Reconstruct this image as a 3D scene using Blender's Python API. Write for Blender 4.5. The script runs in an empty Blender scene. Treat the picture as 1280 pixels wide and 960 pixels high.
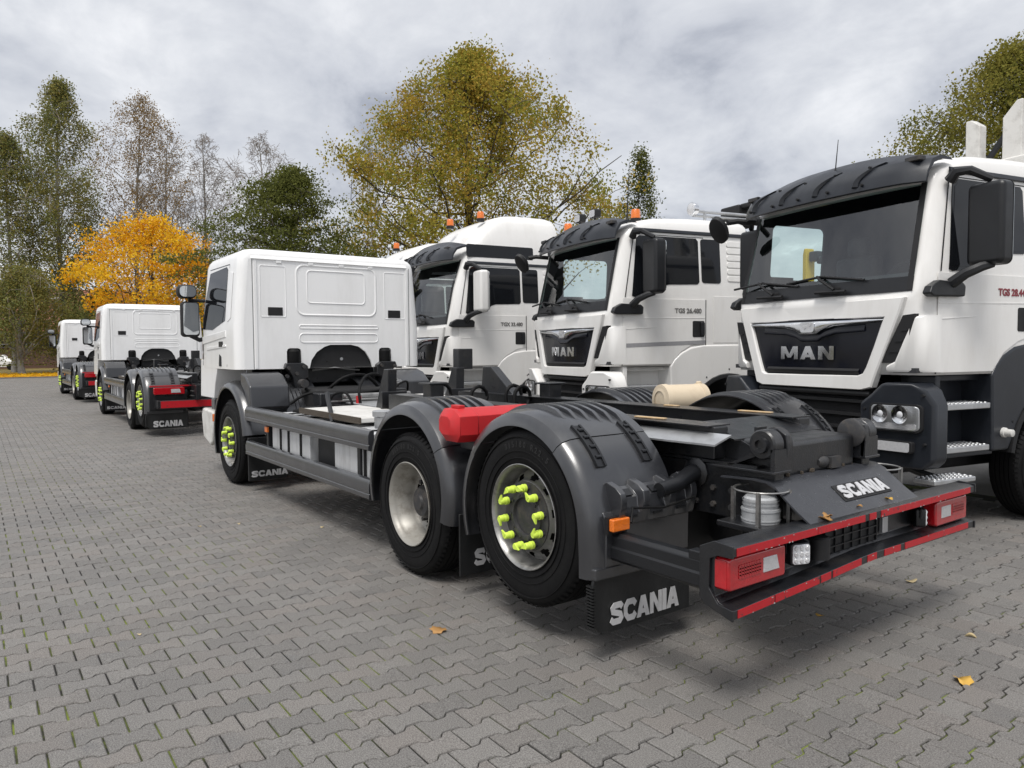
import bpy, bmesh, math, random
import numpy as np
from mathutils import Vector, Matrix
R = math.radians
random.seed(7); rng = np.random.default_rng(11)
sc = bpy.context.scene
col = sc.collection
# ---------------------------------------------------------------- camera
cam = bpy.data.objects.new('camera', bpy.data.cameras.new('camera')); col.objects.link(cam)
cam.location = (-3.3124, 3.7268, 1.6196)
_y, _p, _r = -.6314, -.0483, -.0069
_F = Vector((math.cos(_y)*math.cos(_p), math.sin(_y)*math.cos(_p), math.sin(_p)))
_R = Vector((math.sin(_y), -math.cos(_y), 0)); _U = _R.cross(_F)
_R2 = _R*math.cos(_r)+_U*math.sin(_r); _U2 = _U*math.cos(_r)-_R*math.sin(_r)
cam.rotation_euler = Matrix((_R2, _U2, -_F)).transposed().to_euler()
cam.data.sensor_width = 36; cam.data.lens = 922.156/1280*36
cam.data.clip_start = .05; cam.data.clip_end = 3000
sc.camera = cam
# ---------------------------------------------------------------- world, sun, exposure
SUN_AZ, SUN_EL = R(126), R(63)          # where the light comes from, behind the camera's left
w = bpy.data.worlds.new('World'); sc.world = w; w.use_nodes = True
nt = w.node_tree; N = nt.nodes; L = nt.links
N.clear()
out = N.new('ShaderNodeOutputWorld'); bg = N.new('ShaderNodeBackground'); L.new(bg.outputs[0], out.inputs[0])
sky = N.new('ShaderNodeTexSky'); sky.sky_type = 'NISHITA'; sky.sun_disc = False
sky.sun_elevation = SUN_EL; sky.sun_rotation = math.pi/2-SUN_AZ
sky.air_density = 1; sky.dust_density = 4
tc = N.new('ShaderNodeTexCoord'); sp = N.new('ShaderNodeSeparateXYZ'); L.new(tc.outputs['Generated'], sp.inputs[0])
def mth(op, a, b=None, c=None, tree=None):
    t = tree or nt
    n = t.nodes.new('ShaderNodeMath'); n.operation = op
    for i, v in enumerate((a, b, c)):
        if v is None: continue
        if hasattr(v, 'links') or hasattr(v, 'is_linked'): t.links.new(v, n.inputs[i])
        else: n.inputs[i].default_value = v
    return n.outputs[0]
zc = mth('ADD', mth('MAXIMUM', sp.outputs[2], 0.0), .38)
cb = N.new('ShaderNodeCombineXYZ')
L.new(mth('DIVIDE', sp.outputs[0], zc), cb.inputs[0]); L.new(mth('DIVIDE', sp.outputs[1], zc), cb.inputs[1])
def wnoise(scale, detail, rough, dist=0., off=0.):
    n = N.new('ShaderNodeTexNoise'); n.inputs['Scale'].default_value = scale; n.inputs['Detail'].default_value = detail
    n.inputs['Roughness'].default_value = rough; n.inputs['Distortion'].default_value = dist
    m = N.new('ShaderNodeMapping'); m.inputs['Location'].default_value = (off, off*.7, off*.3); L.new(cb.outputs[0], m.inputs[0]); L.new(m.outputs[0], n.inputs[0])
    return n.outputs[0]
n1 = wnoise(1.1, 6, .55, .25, 3.1); n2 = wnoise(3.6, 7, .6, .3, 9.4)
mixv = mth('ADD', mth('MULTIPLY', n1, .62), mth('MULTIPLY', n2, .38))
cr = N.new('ShaderNodeValToRGB'); L.new(mixv, cr.inputs[0])
el = cr.color_ramp.elements
el[0].position = .38; el[0].color = (2.2, 2.33, 2.68, 1)
el[1].position = .63; el[1].color = (9.2, 9.2, 9.2, 1)
for p_, c_ in ((.44, (3.3, 3.42, 3.72, 1)), (.51, (4.1, 4.2, 4.42, 1)), (.575, (5.1, 5.15, 5.28, 1))):
    e = el.new(p_); e.color = c_
mx = N.new('ShaderNodeMix'); mx.data_type = 'RGBA'; mx.inputs[0].default_value = .93
L.new(sky.outputs[0], mx.inputs[6]); L.new(cr.outputs[0], mx.inputs[7]); L.new(mx.outputs[2], bg.inputs[0])
bg.inputs[1].default_value = .1
sun = bpy.data.objects.new('sun', bpy.data.lights.new('sun', 'SUN')); col.objects.link(sun)
sun.data.energy = 1.5; sun.data.angle = R(22); sun.data.color = (1, .97, .93)
sun.rotation_euler = Vector((math.cos(SUN_AZ)*math.cos(SUN_EL), math.sin(SUN_AZ)*math.cos(SUN_EL), math.sin(SUN_EL))).to_track_quat('Z', 'Y').to_euler()
vs = sc.view_settings; vs.view_transform = 'Standard'; vs.look = 'None'; vs.gamma = 1; vs.exposure = .9; vs.use_curve_mapping = False
sc.render.resolution_x = 1024; sc.render.resolution_y = 768
sc.cycles.max_bounces = 8; sc.cycles.transparent_max_bounces = 24
# ---------------------------------------------------------------- materials
MAT = {}
def pmat(name, c, rough=.5, metal=0., coat=0., crough=.05, var=.12, scale=6., rvar=.12, bump=0., bscale=60., dirt=None, dscale=2.5, damt=.0, streak=False, emis=None, spec=.5, dlo=.48, dhi=.75):
    m = bpy.data.materials.new(name); m.use_nodes = True; t = m.node_tree; n = t.nodes; l = t.links
    b = n['Principled BSDF']; b.inputs['Metallic'].default_value = metal; b.inputs['Roughness'].default_value = rough
    b.inputs['Coat Weight'].default_value = coat; b.inputs['Coat Roughness'].default_value = crough; b.inputs['Specular IOR Level'].default_value = spec
    tcn = n.new('ShaderNodeTexCoord'); base = tcn.outputs['Object']
    def noise(s, d=5, r=.6, zs=1.):
        mp = n.new('ShaderNodeMapping'); mp.inputs['Scale'].default_value = (1, 1, zs); l.new(base, mp.inputs[0])
        q = n.new('ShaderNodeTexNoise'); q.inputs['Scale'].default_value = s; q.inputs['Detail'].default_value = d; q.inputs['Roughness'].default_value = r
        l.new(mp.outputs[0], q.inputs[0]); return q.outputs[0]
    def mixc(f, a, bb):
        q = n.new('ShaderNodeMix'); q.data_type = 'RGBA'
        for s_, v in ((0, f), (6, a), (7, bb)):
            if hasattr(v, 'is_linked'): l.new(v, q.inputs[s_])
            else: q.inputs[s_].default_value = v if s_ == 0 else (*v[:3], 1)
        return q.outputs[2]
    lo = tuple(x*(1-var) for x in c); hi = tuple(min(1, x*(1+var)) for x in c)
    no = noise(scale)
    cc = mixc(no, lo, hi)
    if dirt:
        dn = noise(dscale, 7, .68, .22 if streak else 1.)
        rp = n.new('ShaderNodeMapRange'); rp.inputs[1].default_value = dlo; rp.inputs[2].default_value = dhi; rp.inputs[4].default_value = damt; l.new(dn, rp.inputs[0])
        cc = mixc(rp.outputs[0], cc, dirt)
    l.new(cc, b.inputs['Base Color'])
    rr = n.new('ShaderNodeMapRange'); rr.inputs[3].default_value = max(0, rough-rvar); rr.inputs[4].default_value = min(1, rough+rvar); l.new(noise(scale*1.7), rr.inputs[0]); l.new(rr.outputs[0], b.inputs['Roughness'])
    if bump:
        bp = n.new('ShaderNodeBump'); bp.inputs['Strength'].default_value = bump; bp.inputs['Distance'].default_value = .01
        l.new(noise(bscale, 4), bp.inputs['Height']); l.new(bp.outputs[0], b.inputs['Normal'])
    if emis: b.inputs['Emission Color'].default_value = (*emis[:3], 1); b.inputs['Emission Strength'].default_value = emis[3]
    MAT[name] = m; return m
pmat('white', (.89, .89, .885), .32, coat=.35, var=.025, scale=1.5, rvar=.06, dirt=(.46, .45, .42), dscale=3.0, damt=.24, streak=True)
pmat('cream', (.80, .79, .768), .34, coat=.3, var=.03, scale=1.5, rvar=.06, dirt=(.48, .45, .40), dscale=2.6, damt=.3, streak=True)
pmat('orangepaint', (.72, .12, .02), .35, coat=.3, var=.05)
pmat('plastic', (.019, .020, .0235), .34, coat=.85, crough=.2, var=.3, scale=4, rvar=.14, spec=.7, bump=.05, bscale=160, dirt=(.055, .057, .06), dscale=5, damt=.5, streak=True)
pmat('plasticdark', (.008, .0087, .0105), .4, var=.25, scale=5, rvar=.15, bump=.1, bscale=200)
pmat('mandark', (.015, .0175, .023), .34, var=.2, scale=4, rvar=.15, bump=.06, bscale=240, dirt=(.035, .04, .047), dscale=5, damt=.4, streak=True)
pmat('chassis', (.009, .0098, .012), .34, coat=.35, crough=.25, var=.4, scale=7, rvar=.2, bump=.2, bscale=90, dirt=(.05, .044, .037), dscale=8, damt=.4)
pmat('black', (.008, .008, .009), .6, var=.3)
pmat('recess', (.012, .012, .013), .8, var=.3)
pmat('rubber', (.0045, .0045, .005), .66, spec=.22, var=.3, scale=9, rvar=.1, bump=.2, bscale=120, dirt=(.02, .0195, .018), dscale=7, damt=.35)
pmat('tyreletter', (.012, .012, .0125), .75, var=.2, scale=20)
pmat('flap', (.007, .0075, .008), .5, var=.3, scale=9, dirt=(.028, .028, .028), dscale=8, damt=.5, streak=True, bump=.15, bscale=30)
pmat('steel', (.36, .355, .345), .36, metal=.8, var=.25, scale=9, dirt=(.06, .055, .048), dscale=7, damt=.95)
pmat('rimcream', (.33, .318, .288), .42, metal=.3, var=.15, scale=9, dirt=(.09, .07, .05), dscale=9, damt=.85)
pmat('hub', (.05, .05, .052), .55, metal=.3, var=.3, scale=14, dirt=(.16, .13, .10), dscale=18, damt=.5)
pmat('alu', (.56, .57, .58), .4, metal=.8, var=.15, scale=8, dirt=(.25, .25, .25), dscale=6, damt=.5, streak=True)
pmat('tank', (.62, .63, .64), .45, metal=.35, var=.12, scale=5, dirt=(.22, .21, .2), dscale=7, damt=.7, streak=True)
pmat('chrome', (.72, .73, .75), .12, metal=1, var=.06, rvar=.06)
pmat('redplastic', (.52, .018, .022), .42, var=.1, scale=5, rvar=.1, dirt=(.3, .03, .03), dscale=8, damt=.5)
pmat('redtape', (.46, .010, .018), .34, var=.15, scale=20, dirt=(.05, .045, .045), dscale=26, damt=.95, dlo=.60, dhi=.66, bump=.1)
pmat('cover', (.036, .038, .044), .3, var=.3, scale=8, rvar=.14, dirt=(.55, .56, .57), dscale=60, damt=.8, dlo=.66, dhi=.71, bump=.1, bscale=40)
pmat('chip', (.42, .41, .40), .5, var=.2)
pmat('redlens', (.44, .008, .014), .1, coat=1., var=.3, scale=30, rvar=.05, bump=.12, bscale=90)
pmat('clearlens', (.62, .62, .63), .12, coat=.8, metal=.25, var=.2, scale=50, bump=.35, bscale=150)
pmat('amber', (.75, .17, .012), .2, coat=.6, var=.25, scale=40, bump=.3, bscale=120)
pmat('neon', (.66, .86, .10), .45, var=.1, scale=12)
pmat('grillegloss', (.006, .007, .012), .12, coat=0., spec=.35, var=.2, rvar=.05)
pmat('darkglass', (.008, .009, .011), .05, coat=0., var=.2, rvar=.03, spec=.4)
pmat('mirrorglass', (.55, .57, .58), .04, metal=1, var=.03, rvar=.02)
pmat('interior', (.035, .036, .04), .8, var=.2)
pmat('seat', (.06, .062, .07), .85, var=.3, scale=20)
pmat('beige', (.62, .52, .38), .5, var=.07, scale=5, dirt=(.4, .3, .2), dscale=6, damt=.35)
pmat('wood', (.52, .36, .19), .7, var=.3, scale=25, dirt=(.7, .62, .5), dscale=20, damt=.6)
pmat('sign', (.62, .62, .63), .4, metal=.3, var=.1, scale=30, dirt=(.3, .3, .3), dscale=15, damt=.5)
pmat('lettergrey', (.16, .155, .15), .5, var=.1)
pmat('letterred', (.22, .03, .04), .5, var=.1)
pmat('stripe', (.30, .30, .31), .45, var=.15, scale=30)
pmat('dirty_white', (.66, .65, .62), .5, var=.08, scale=5, dirt=(.25, .23, .2), dscale=6, damt=.6)
pmat('beaconlens', (.40, .41, .42), .22, coat=.6, var=.15, scale=20, dirt=(.2, .2, .2), dscale=12, damt=.5)
pmat('whitelens', (.7, .71, .73), .25, coat=.5, var=.1, scale=30)
pmat('yellow', (.72, .46, .02), .45, var=.1)
pmat('rustsoil', (.075, .06, .045), .9, var=.5, scale=40, bump=.8, bscale=70)
pmat('leaf_y', (.55, .33, .06), .6, var=.35, scale=30)
pmat('leaf_b', (.36, .19, .06), .65, var=.35, scale=30)
pmat('leaf_p', (.50, .40, .22), .65, var=.3, scale=30)
pmat('sticker', (.05, .28, .16), .5)
pmat('paper', (.7, .72, .7), .7)
pmat('bluebox', (.05, .17, .42), .6)
def glassmat(name, tint, refl=1.):
    m = bpy.data.materials.new(name); m.use_nodes = True; t = m.node_tree; n = t.nodes; l = t.links; n.clear()
    o = n.new('ShaderNodeOutputMaterial'); mx = n.new('ShaderNodeMixShader'); tr = n.new('ShaderNodeBsdfTransparent'); gl = n.new('ShaderNodeBsdfGlossy')
    gl.inputs['Roughness'].default_value = .03; tr.inputs[0].default_value = (*tint, 1)
    fr = n.new('ShaderNodeLayerWeight'); fr.inputs[0].default_value = .5
    pw = n.new('ShaderNodeMath'); pw.operation = 'POWER'; pw.inputs[1].default_value = 5; l.new(fr.outputs['Facing'], pw.inputs[0])
    mu = n.new('ShaderNodeMath'); mu.operation = 'MULTIPLY_ADD'; mu.inputs[1].default_value = .5; mu.inputs[2].default_value = .05*refl; l.new(pw.outputs[0], mu.inputs[0])
    l.new(mu.outputs[0], mx.inputs[0]); l.new(tr.outputs[0], mx.inputs[1]); l.new(gl.outputs[0], mx.inputs[2]); l.new(mx.outputs[0], o.inputs[0]); MAT[name] = m
glassmat('glass', (.68, .78, .77), 2.9)
glassmat('glasslight', (.86, .94, .93), 1.0)
glassmat('glassclear', (.98, .98, .98), 1.2)
# ---------------------------------------------------------------- mesh helpers
class MB:
    def __init__(s): s.v = []; s.f = []
    def add(s, V, F):
        o = len(s.v); s.v += [tuple(p) for p in V]; s.f += [tuple(i+o for i in f) for f in F]; return s
    def bx(s, x0, x1, y0, y1, z0, z1, rot=None, piv=None):
        V = [(x, y, z) for x in (x0, x1) for y in (y0, y1) for z in (z0, z1)]
        if rot is not None:
            c = Vector(piv or ((x0+x1)/2, (y0+y1)/2, (z0+z1)/2)); V = [tuple(c+rot @ (Vector(p)-c)) for p in V]
        return s.add(V, [(0, 1, 3, 2), (4, 6, 7, 5), (0, 4, 5, 1), (2, 3, 7, 6), (0, 2, 6, 4), (1, 5, 7, 3)])
    def prism(s, poly, ax, a, b):
        n = len(poly)
        def P(p, t): return {'x': (t, p[0], p[1]), 'y': (p[0], t, p[1]), 'z': (p[0], p[1], t)}[ax]
        return s.add([P(p, a) for p in poly]+[P(p, b) for p in poly], [tuple(range(n))[::-1], tuple(range(n, 2*n))]+[(i, (i+1) % n, n+(i+1) % n, n+i) for i in range(n)])
    def loft(s, rings, closed=True, caps=True):
        m = len(rings[0]); V = [p for r in rings for p in r]; F = []
        for k in range(len(rings)-1):
            for i in range(m if closed else m-1):
                j = (i+1) % m; F.append((k*m+i, k*m+j, (k+1)*m+j, (k+1)*m+i))
        if caps and closed: F.append(tuple(range(m))[::-1]); F.append(tuple(range((len(rings)-1)*m, len(rings)*m)))
        return s.add(V, F)
    def lathe(s, prof, c, ax='y', n=40, caps=True, sgn=1):
        rings = []
        for a, r in prof:
            ring = []
            for i in range(n):
                t = 2*math.pi*i/n; u, v_ = r*math.cos(t), r*math.sin(t)
                ring.append({'x': (c[0]+sgn*a, c[1]+u, c[2]+v_), 'y': (c[0]+u, c[1]+sgn*a, c[2]+v_), 'z': (c[0]+u, c[1]+v_, c[2]+sgn*a)}[ax])
            rings.append(ring)
        return s.loft(rings, True, caps)
    def tube(s, pts, r, n=8, caps=True):
        pts = [Vector(p) for p in pts]; rings = []; up = None
        for i, p in enumerate(pts):
            d = (pts[min(i+1, len(pts)-1)]-pts[max(i-1, 0)]).normalized()
            if up is None:
                up = Vector((0, 0, 1)) if abs(d.z) < .9 else Vector((1, 0, 0))
            a = d.cross(up).normalized(); b = a.cross(d).normalized(); up = b
            rr = r[i] if isinstance(r, (list, tuple)) else r
            rings.append([tuple(p+a*rr*math.cos(2*math.pi*k/n)+b*rr*math.sin(2*math.pi*k/n)) for k in range(n)])
        return s.loft(rings, True, caps)
    def cyl(s, a, b, r, n=16): return s.tube([a, b], r, n)
    def arc(s, c, prof, a0, a1, n=24, axis='y'):
        # closed profile [(y, r)] swept about c=(x,z)
        rings = []
        for i in range(n+1):
            t = R(a0+(a1-a0)*i/n); rings.append([(c[0]+r*math.cos(t), y, c[1]+r*math.sin(t)) for y, r in prof])
        return s.loft(rings, True, True)
    def mirror_y(s):
        s.v = [(x, -y, z) for x, y, z in s.v]; s.f = [f[::-1] for f in s.f]; return s
    def mesh(s, name, mats, smooth=35):
        me = bpy.data.meshes.new(name); me.from_pydata(s.v, [], s.f)
        bm = bmesh.new(); bm.from_mesh(me); bmesh.ops.recalc_face_normals(bm, faces=bm.faces); bm.to_mesh(me); bm.free()
        for m in (mats if isinstance(mats, (list, tuple)) else [mats]): me.materials.append(MAT[m])
        if smooth:
            me.polygons.foreach_set('use_smooth', [True]*len(me.polygons)); me.set_sharp_from_angle(angle=R(smooth))
        me.update(); return me
    def obj(s, name, mats, parent=None, bev=0., seg=2, smooth=35, loc=None):
        return link(name, s.mesh(name, mats, smooth), parent, bev, seg, loc)
def link(name, me, parent=None, bev=0., seg=2, loc=None):
    o = bpy.data.objects.new(name, me); col.objects.link(o)
    if parent: o.parent = parent
    if loc: o.location = loc
    if bev:
        b = o.modifiers.new('bevel', 'BEVEL'); b.width = bev; b.segments = seg; b.limit_method = 'ANGLE'; b.angle_limit = R(40); b.harden_normals = True
    return o
def thing(name, label, cat, loc=(0, 0, 0), rz=0, group=None):
    o = bpy.data.objects.new(name, None); col.objects.link(o); o.location = loc; o.rotation_euler = (0, 0, rz); o.empty_display_size = .2
    o['label'] = label; o['category'] = cat
    if group: o['group'] = group
    return o
def tag(o, label, cat, group=None):
    o['label'] = label; o['category'] = cat
    if group: o['group'] = group
    return o
def struct(o): o['kind'] = 'structure'; return o
def rrect(y0, y1, z0, z1, r, n=5):
    P = []
    for cx, cz, a in ((y1-r, z1-r, 0), (y0+r, z1-r, 90), (y0+r, z0+r, 180), (y1-r, z0+r, 270)):
        for i in range(n+1):
            t = R(a+90*i/n); P.append((cx+r*math.cos(t), cz+r*math.sin(t)))
    return P
def text_mesh(body, h, width=None, extrude=.004, bold=.0, mat='sign', shear=0., space=1.):
    cu = bpy.data.curves.new('lettering', 'FONT'); cu.body = body; cu.extrude = extrude; cu.offset = bold; cu.align_x = 'CENTER'; cu.align_y = 'CENTER'; cu.shear = shear; cu.space_character = space; cu.resolution_u = 4
    o = bpy.data.objects.new('lettering', cu); col.objects.link(o)
    dg = bpy.context.evaluated_depsgraph_get(); me = bpy.data.meshes.new_from_object(o.evaluated_get(dg))
    bpy.data.objects.remove(o); bpy.data.curves.remove(cu)
    co = np.array([v.co[:] for v in me.vertices]); mn = co.min(0); mxx = co.max(0); c = (mn+mxx)/2; sy = h/(mxx[1]-mn[1]); sx = (width/(mxx[0]-mn[0])) if width else sy
    co = (co-c)*np.array([sx, sy, 1]); me.vertices.foreach_set('co', co.astype('f').ravel()); me.materials.clear(); me.materials.append(MAT[mat]); me.update(); return me
def place_text(name, me, parent, loc, right, up):
    o = bpy.data.objects.new(name, me); col.objects.link(o); o.parent = parent
    r = Vector(right).normalized(); u = Vector(up).normalized(); u = (u-r*u.dot(r)).normalized(); n = r.cross(u)
    o.matrix_local = Matrix.Translation(loc) @ Matrix((r, u, n)).transposed().to_4x4(); return o
def copy_tree(o, parent=None, skip=()):
    c = o.copy(); col.objects.link(c)
    if parent: c.parent = parent
    for ch in list(o.children):
        if ch.name.split('.')[0] in skip: continue
        copy_tree(ch, c, skip)
    return c

GLY = {'S': (.95, [], [(.93, .74), (.80, .87), (.30, .87), (.15, .75), (.20, .60), (.78, .44), (.86, .27), (.72, .13), (.22, .13), (.04, .27)]),
       'C': (.95, [], [(.95, .70), (.78, .87), (.34, .87), (.14, .66), (.14, .34), (.34, .13), (.78, .13), (.95, .30)]),
       'A': (1.0, [[(0, 0), (.30, 0), (.66, 1), (.34, 1)], [(1, 0), (.70, 0), (.34, 1), (.66, 1)], [(.26, .16), (.74, .16), (.66, .37), (.34, .37)]], None),
       'N': (.95, [[(0, 0), (.28, 0), (.28, 1), (0, 1)], [(.72, 0), (1, 0), (1, 1), (.72, 1)], [(0, 1), (.32, 1), (1, 0), (.68, 0)]], None),
       'I': (.32, [[(0, 0), (1, 0), (1, 1), (0, 1)]], None),
       'M': (1.15, [[(0, 0), (.22, 0), (.22, 1), (0, 1)], [(.78, 0), (1, 0), (1, 1), (.78, 1)], [(0, 1), (.29, 1), (.60, .12), (.40, .12)], [(1, 1), (.71, 1), (.40, .12), (.60, .12)]], None)}
def block_letters(body, h, wd, ex, gap=.06, st=.27, mat='sign'):
    # heavy grotesque capitals cut as plates
    tot = sum(GLY[c][0] for c in body)+gap*(len(body)-1); sx = wd/tot; m = MB(); x = -wd/2; k = 0
    for c in body:
        w_, polys, line = GLY[c]; P = list(polys)
        if line:
            n = len(line); L_, R_ = [], []
            for i, p in enumerate(line):
                a = Vector(line[max(i-1, 0)]); b = Vector(line[min(i+1, n-1)]); p = Vector(p)
                d1 = (p-a).normalized() if i else (b-p).normalized(); d2 = (b-p).normalized() if i < n-1 else d1
                t = (d1+d2).normalized(); nn = Vector((-t.y, t.x)); l_ = st/2/max(.6, nn.dot(Vector((-d1.y, d1.x)))); L_.append(p+nn*l_); R_.append(p-nn*l_)
            for i in range(n-1): P.append([tuple(L_[i]), tuple(R_[i]), tuple(R_[i+1]), tuple(L_[i+1])])
        for q in P:
            k += 1; poly = [(x+px*w_*sx, -h/2+py*h) for px, py in q]; nq = len(poly); e_ = ex+.0002*(k % 4)
            m.add([(a, b, 0) for a, b in poly]+[(a, b, e_) for a, b in poly], [tuple(range(nq))[::-1], tuple(range(nq, 2*nq))]+[(i, (i+1) % nq, nq+(i+1) % nq, nq+i) for i in range(nq)])
        x += (w_+gap)*sx
    return m.mesh('lettering', mat, 0)
# ---------------------------------------------------------------- ground and paving
def ground_mat(name, kind):
    m = bpy.data.materials.new(name); m.use_nodes = True; t = m.node_tree; n = t.nodes; l = t.links; b = n['Principled BSDF']
    geo = n.new('ShaderNodeNewGeometry'); pos = geo.outputs['Position']
    def noise(s, d=5, r=.6):
        q = n.new('ShaderNodeTexNoise'); q.inputs['Scale'].default_value = s; q.inputs['Detail'].default_value = d; q.inputs['Roughness'].default_value = r; l.new(pos, q.inputs[0]); return q.outputs[0]
    def rng_(v, a, bb, c=0., d=1.):
        q = n.new('ShaderNodeMapRange'); q.inputs[1].default_value = a; q.inputs[2].default_value = bb; q.inputs[3].default_value = c; q.inputs[4].default_value = d; l.new(v, q.inputs[0]); return q.outputs[0]
    def mix(f, a, bb, typ='MIX'):
        q = n.new('ShaderNodeMix'); q.data_type = 'RGBA'; q.blend_type = typ
        for i, v in ((0, f), (6, a), (7, bb)):
            if hasattr(v, 'is_linked'): l.new(v, q.inputs[i])
            else: q.inputs[i].default_value = v if i == 0 else (*v, 1)
        return q.outputs[2]
    if kind in ('paver', 'yard'):
        if kind == 'paver':
            at = n.new('ShaderNodeAttribute'); at.attribute_name = 'rnd'; oi = n.new('ShaderNodeObjectInfo')
            rnd = mth('FRACT', mth('ADD', at.outputs['Fac'], oi.outputs['Random'], tree=t), tree=t)
            rn2 = mth('FRACT', mth('MULTIPLY', rnd, 7.31, tree=t), tree=t)
            c = mix(rnd, (.116, .107, .098), (.188, .175, .160))
            c = mix(rng_(rn2, .6, 1., 0, .55), c, (.20, .168, .145))
        else: c = mix(noise(5), (.125, .116, .106), (.178, .166, .152))
        c = mix(rng_(noise(.45, 4, .65), .50, .70, 0, .55), c, (.088, .082, .077))      # damp, trodden patches
        c = mix(rng_(noise(2.3, 6, .7), .58, .68, 0, .6), c, (.075, .075, .078))          # tyre and oil stains
        c = mix(rng_(noise(.8, 3), .5, .7, 0, .22), c, (.20, .165, .135))
        c = mix(rng_(noise(170, 3, .75), .36, .64), mix(.55, c, (.03, .03, .03)), mix(.26, c, (.55, .54, .52)))
        l.new(c, b.inputs['Base Color'])
        l.new(rng_(noise(1.1, 4), .3, .7, .5, .8), b.inputs['Roughness'])
        bp = n.new('ShaderNodeBump'); bp.inputs['Strength'].default_value = .7; bp.inputs['Distance'].default_value = .005; l.new(noise(170, 3, .75), bp.inputs['Height']); l.new(bp.outputs[0], b.inputs['Normal'])
    elif kind == 'joint':
        c = mix(rng_(noise(.75, 4, .6), .44, .56), (.016, .015, .013), (.15, .19, .024))
        c = mix(rng_(noise(7, 4), .38, .55), (.016, .015, .013), c)
        l.new(c, b.inputs['Base Color']); b.inputs['Roughness'].default_value = .95
    elif kind == 'grass':
        c = mix(noise(3), (.045, .06, .015), (.11, .10, .03)); c = mix(rng_(noise(11, 5), .45, .6), c, (.30, .19, .035)); l.new(c, b.inputs['Base Color']); b.inputs['Roughness'].default_value = .95
    MAT[name] = m
for a_, b_ in (('paver', 'paver'), ('yardsheet', 'yard'), ('joint', 'joint'), ('grass', 'grass')): ground_mat(a_, b_)
PX, PY, OX, OY = .139, .2, .352, 3.537
X0, X1, Y0, Y1 = -5.2, 51., -5.0, 6.6
g = MB().bx(-400, 400, -400, 400, -1.5, -.06).obj('ground', 'grass', smooth=0); struct(g)
yard = struct(MB().add([(-60, -60, -.03), (51.2, -60, -.03), (51.2, 40, -.03), (-60, 40, -.03)], [(0, 1, 2, 3)]).obj('yard', 'yardsheet', smooth=0))
pav = struct(MB().add([(X0-.1, Y0-.1, -.0085), (X1+.1, Y0-.1, -.0085), (X1+.1, Y1+.1, -.0085), (X0-.1, Y1+.1, -.0085)], [(0, 1, 2, 3)]).obj('pavement', 'joint', smooth=0))
G = .0040
half = [(-.1+G, .0825), (-.066, .0825), (-.058, .079), (-.042, .060), (-.034, .0565), (.034, .0565), (.042, .060), (.058, .079), (.066, .0825), (.1-G, .0825)]
outl = [(x-G, y) for y, x in half]+[(-(x-G), y) for y, x in half[::-1]]          # (x, y)
ins = np.array(outl)*np.array([1-.0045/.07, 1-.0045/.098])
outl = np.array(outl); NP_ = len(outl)
pv = np.vstack([np.c_[ins, np.zeros(NP_)], np.c_[outl, np.full(NP_, -.0045)], np.c_[outl, np.full(NP_, -.02)]])
pf = [tuple(range(NP_))[::-1]]+[(i, (i+1) % NP_, NP_+(i+1) % NP_, NP_+i) for i in range(NP_)]+[(NP_+i, NP_+(i+1) % NP_, 2*NP_+(i+1) % NP_, 2*NP_+i) for i in range(NP_)]
pm = MB(); pm.v = [tuple(p) for p in pv]; pm.f = pf; paver_me = pm.mesh('paver', 'paver', 30)
cells = []
for i in range(int((X0-OX)/PX), int((X1-OX)/PX)):
    for j in range(int((Y0-OY)/PY), int((Y1-OY)/PY)):
        cells.append((OX+PX*i, OY+PY*j+.1+(.1 if i % 2 else 0), i))
cells = np.array(cells)
d = np.c_[cells[:, :2], np.zeros(len(cells))]-np.array(cam.location)
Fv, Rv, Uv = (np.array(q) for q in (_F, _R2, _U2))
zz = d @ Fv; uu = 922*(d @ Rv)/zz; vv = 922*(d @ Uv)/zz
vis = (zz > .5) & (abs(uu) < 650) & (vv > -490)
under = (cells[:, 0] > -.6) & (cells[:, 0] < 7.2) & (cells[:, 1] < 1.15) & (cells[:, 1] > -1.3)
key = np.where(vis & ~under, zz, 1e6); near = set(np.argsort(key)[:300].tolist())
for k in near:
    o = link('paver', paver_me, pav, loc=(cells[k, 0], cells[k, 1], rng.normal(0, .0009)))
    o.rotation_euler = (rng.normal(0, .006), rng.normal(0, .007), rng.normal(0, .006))
rest = [k for k in range(len(cells)) if k not in near]
nearr = [k for k in rest if cells[k, 0] < 14]; farr = [k for k in rest if cells[k, 0] >= 14]
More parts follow.
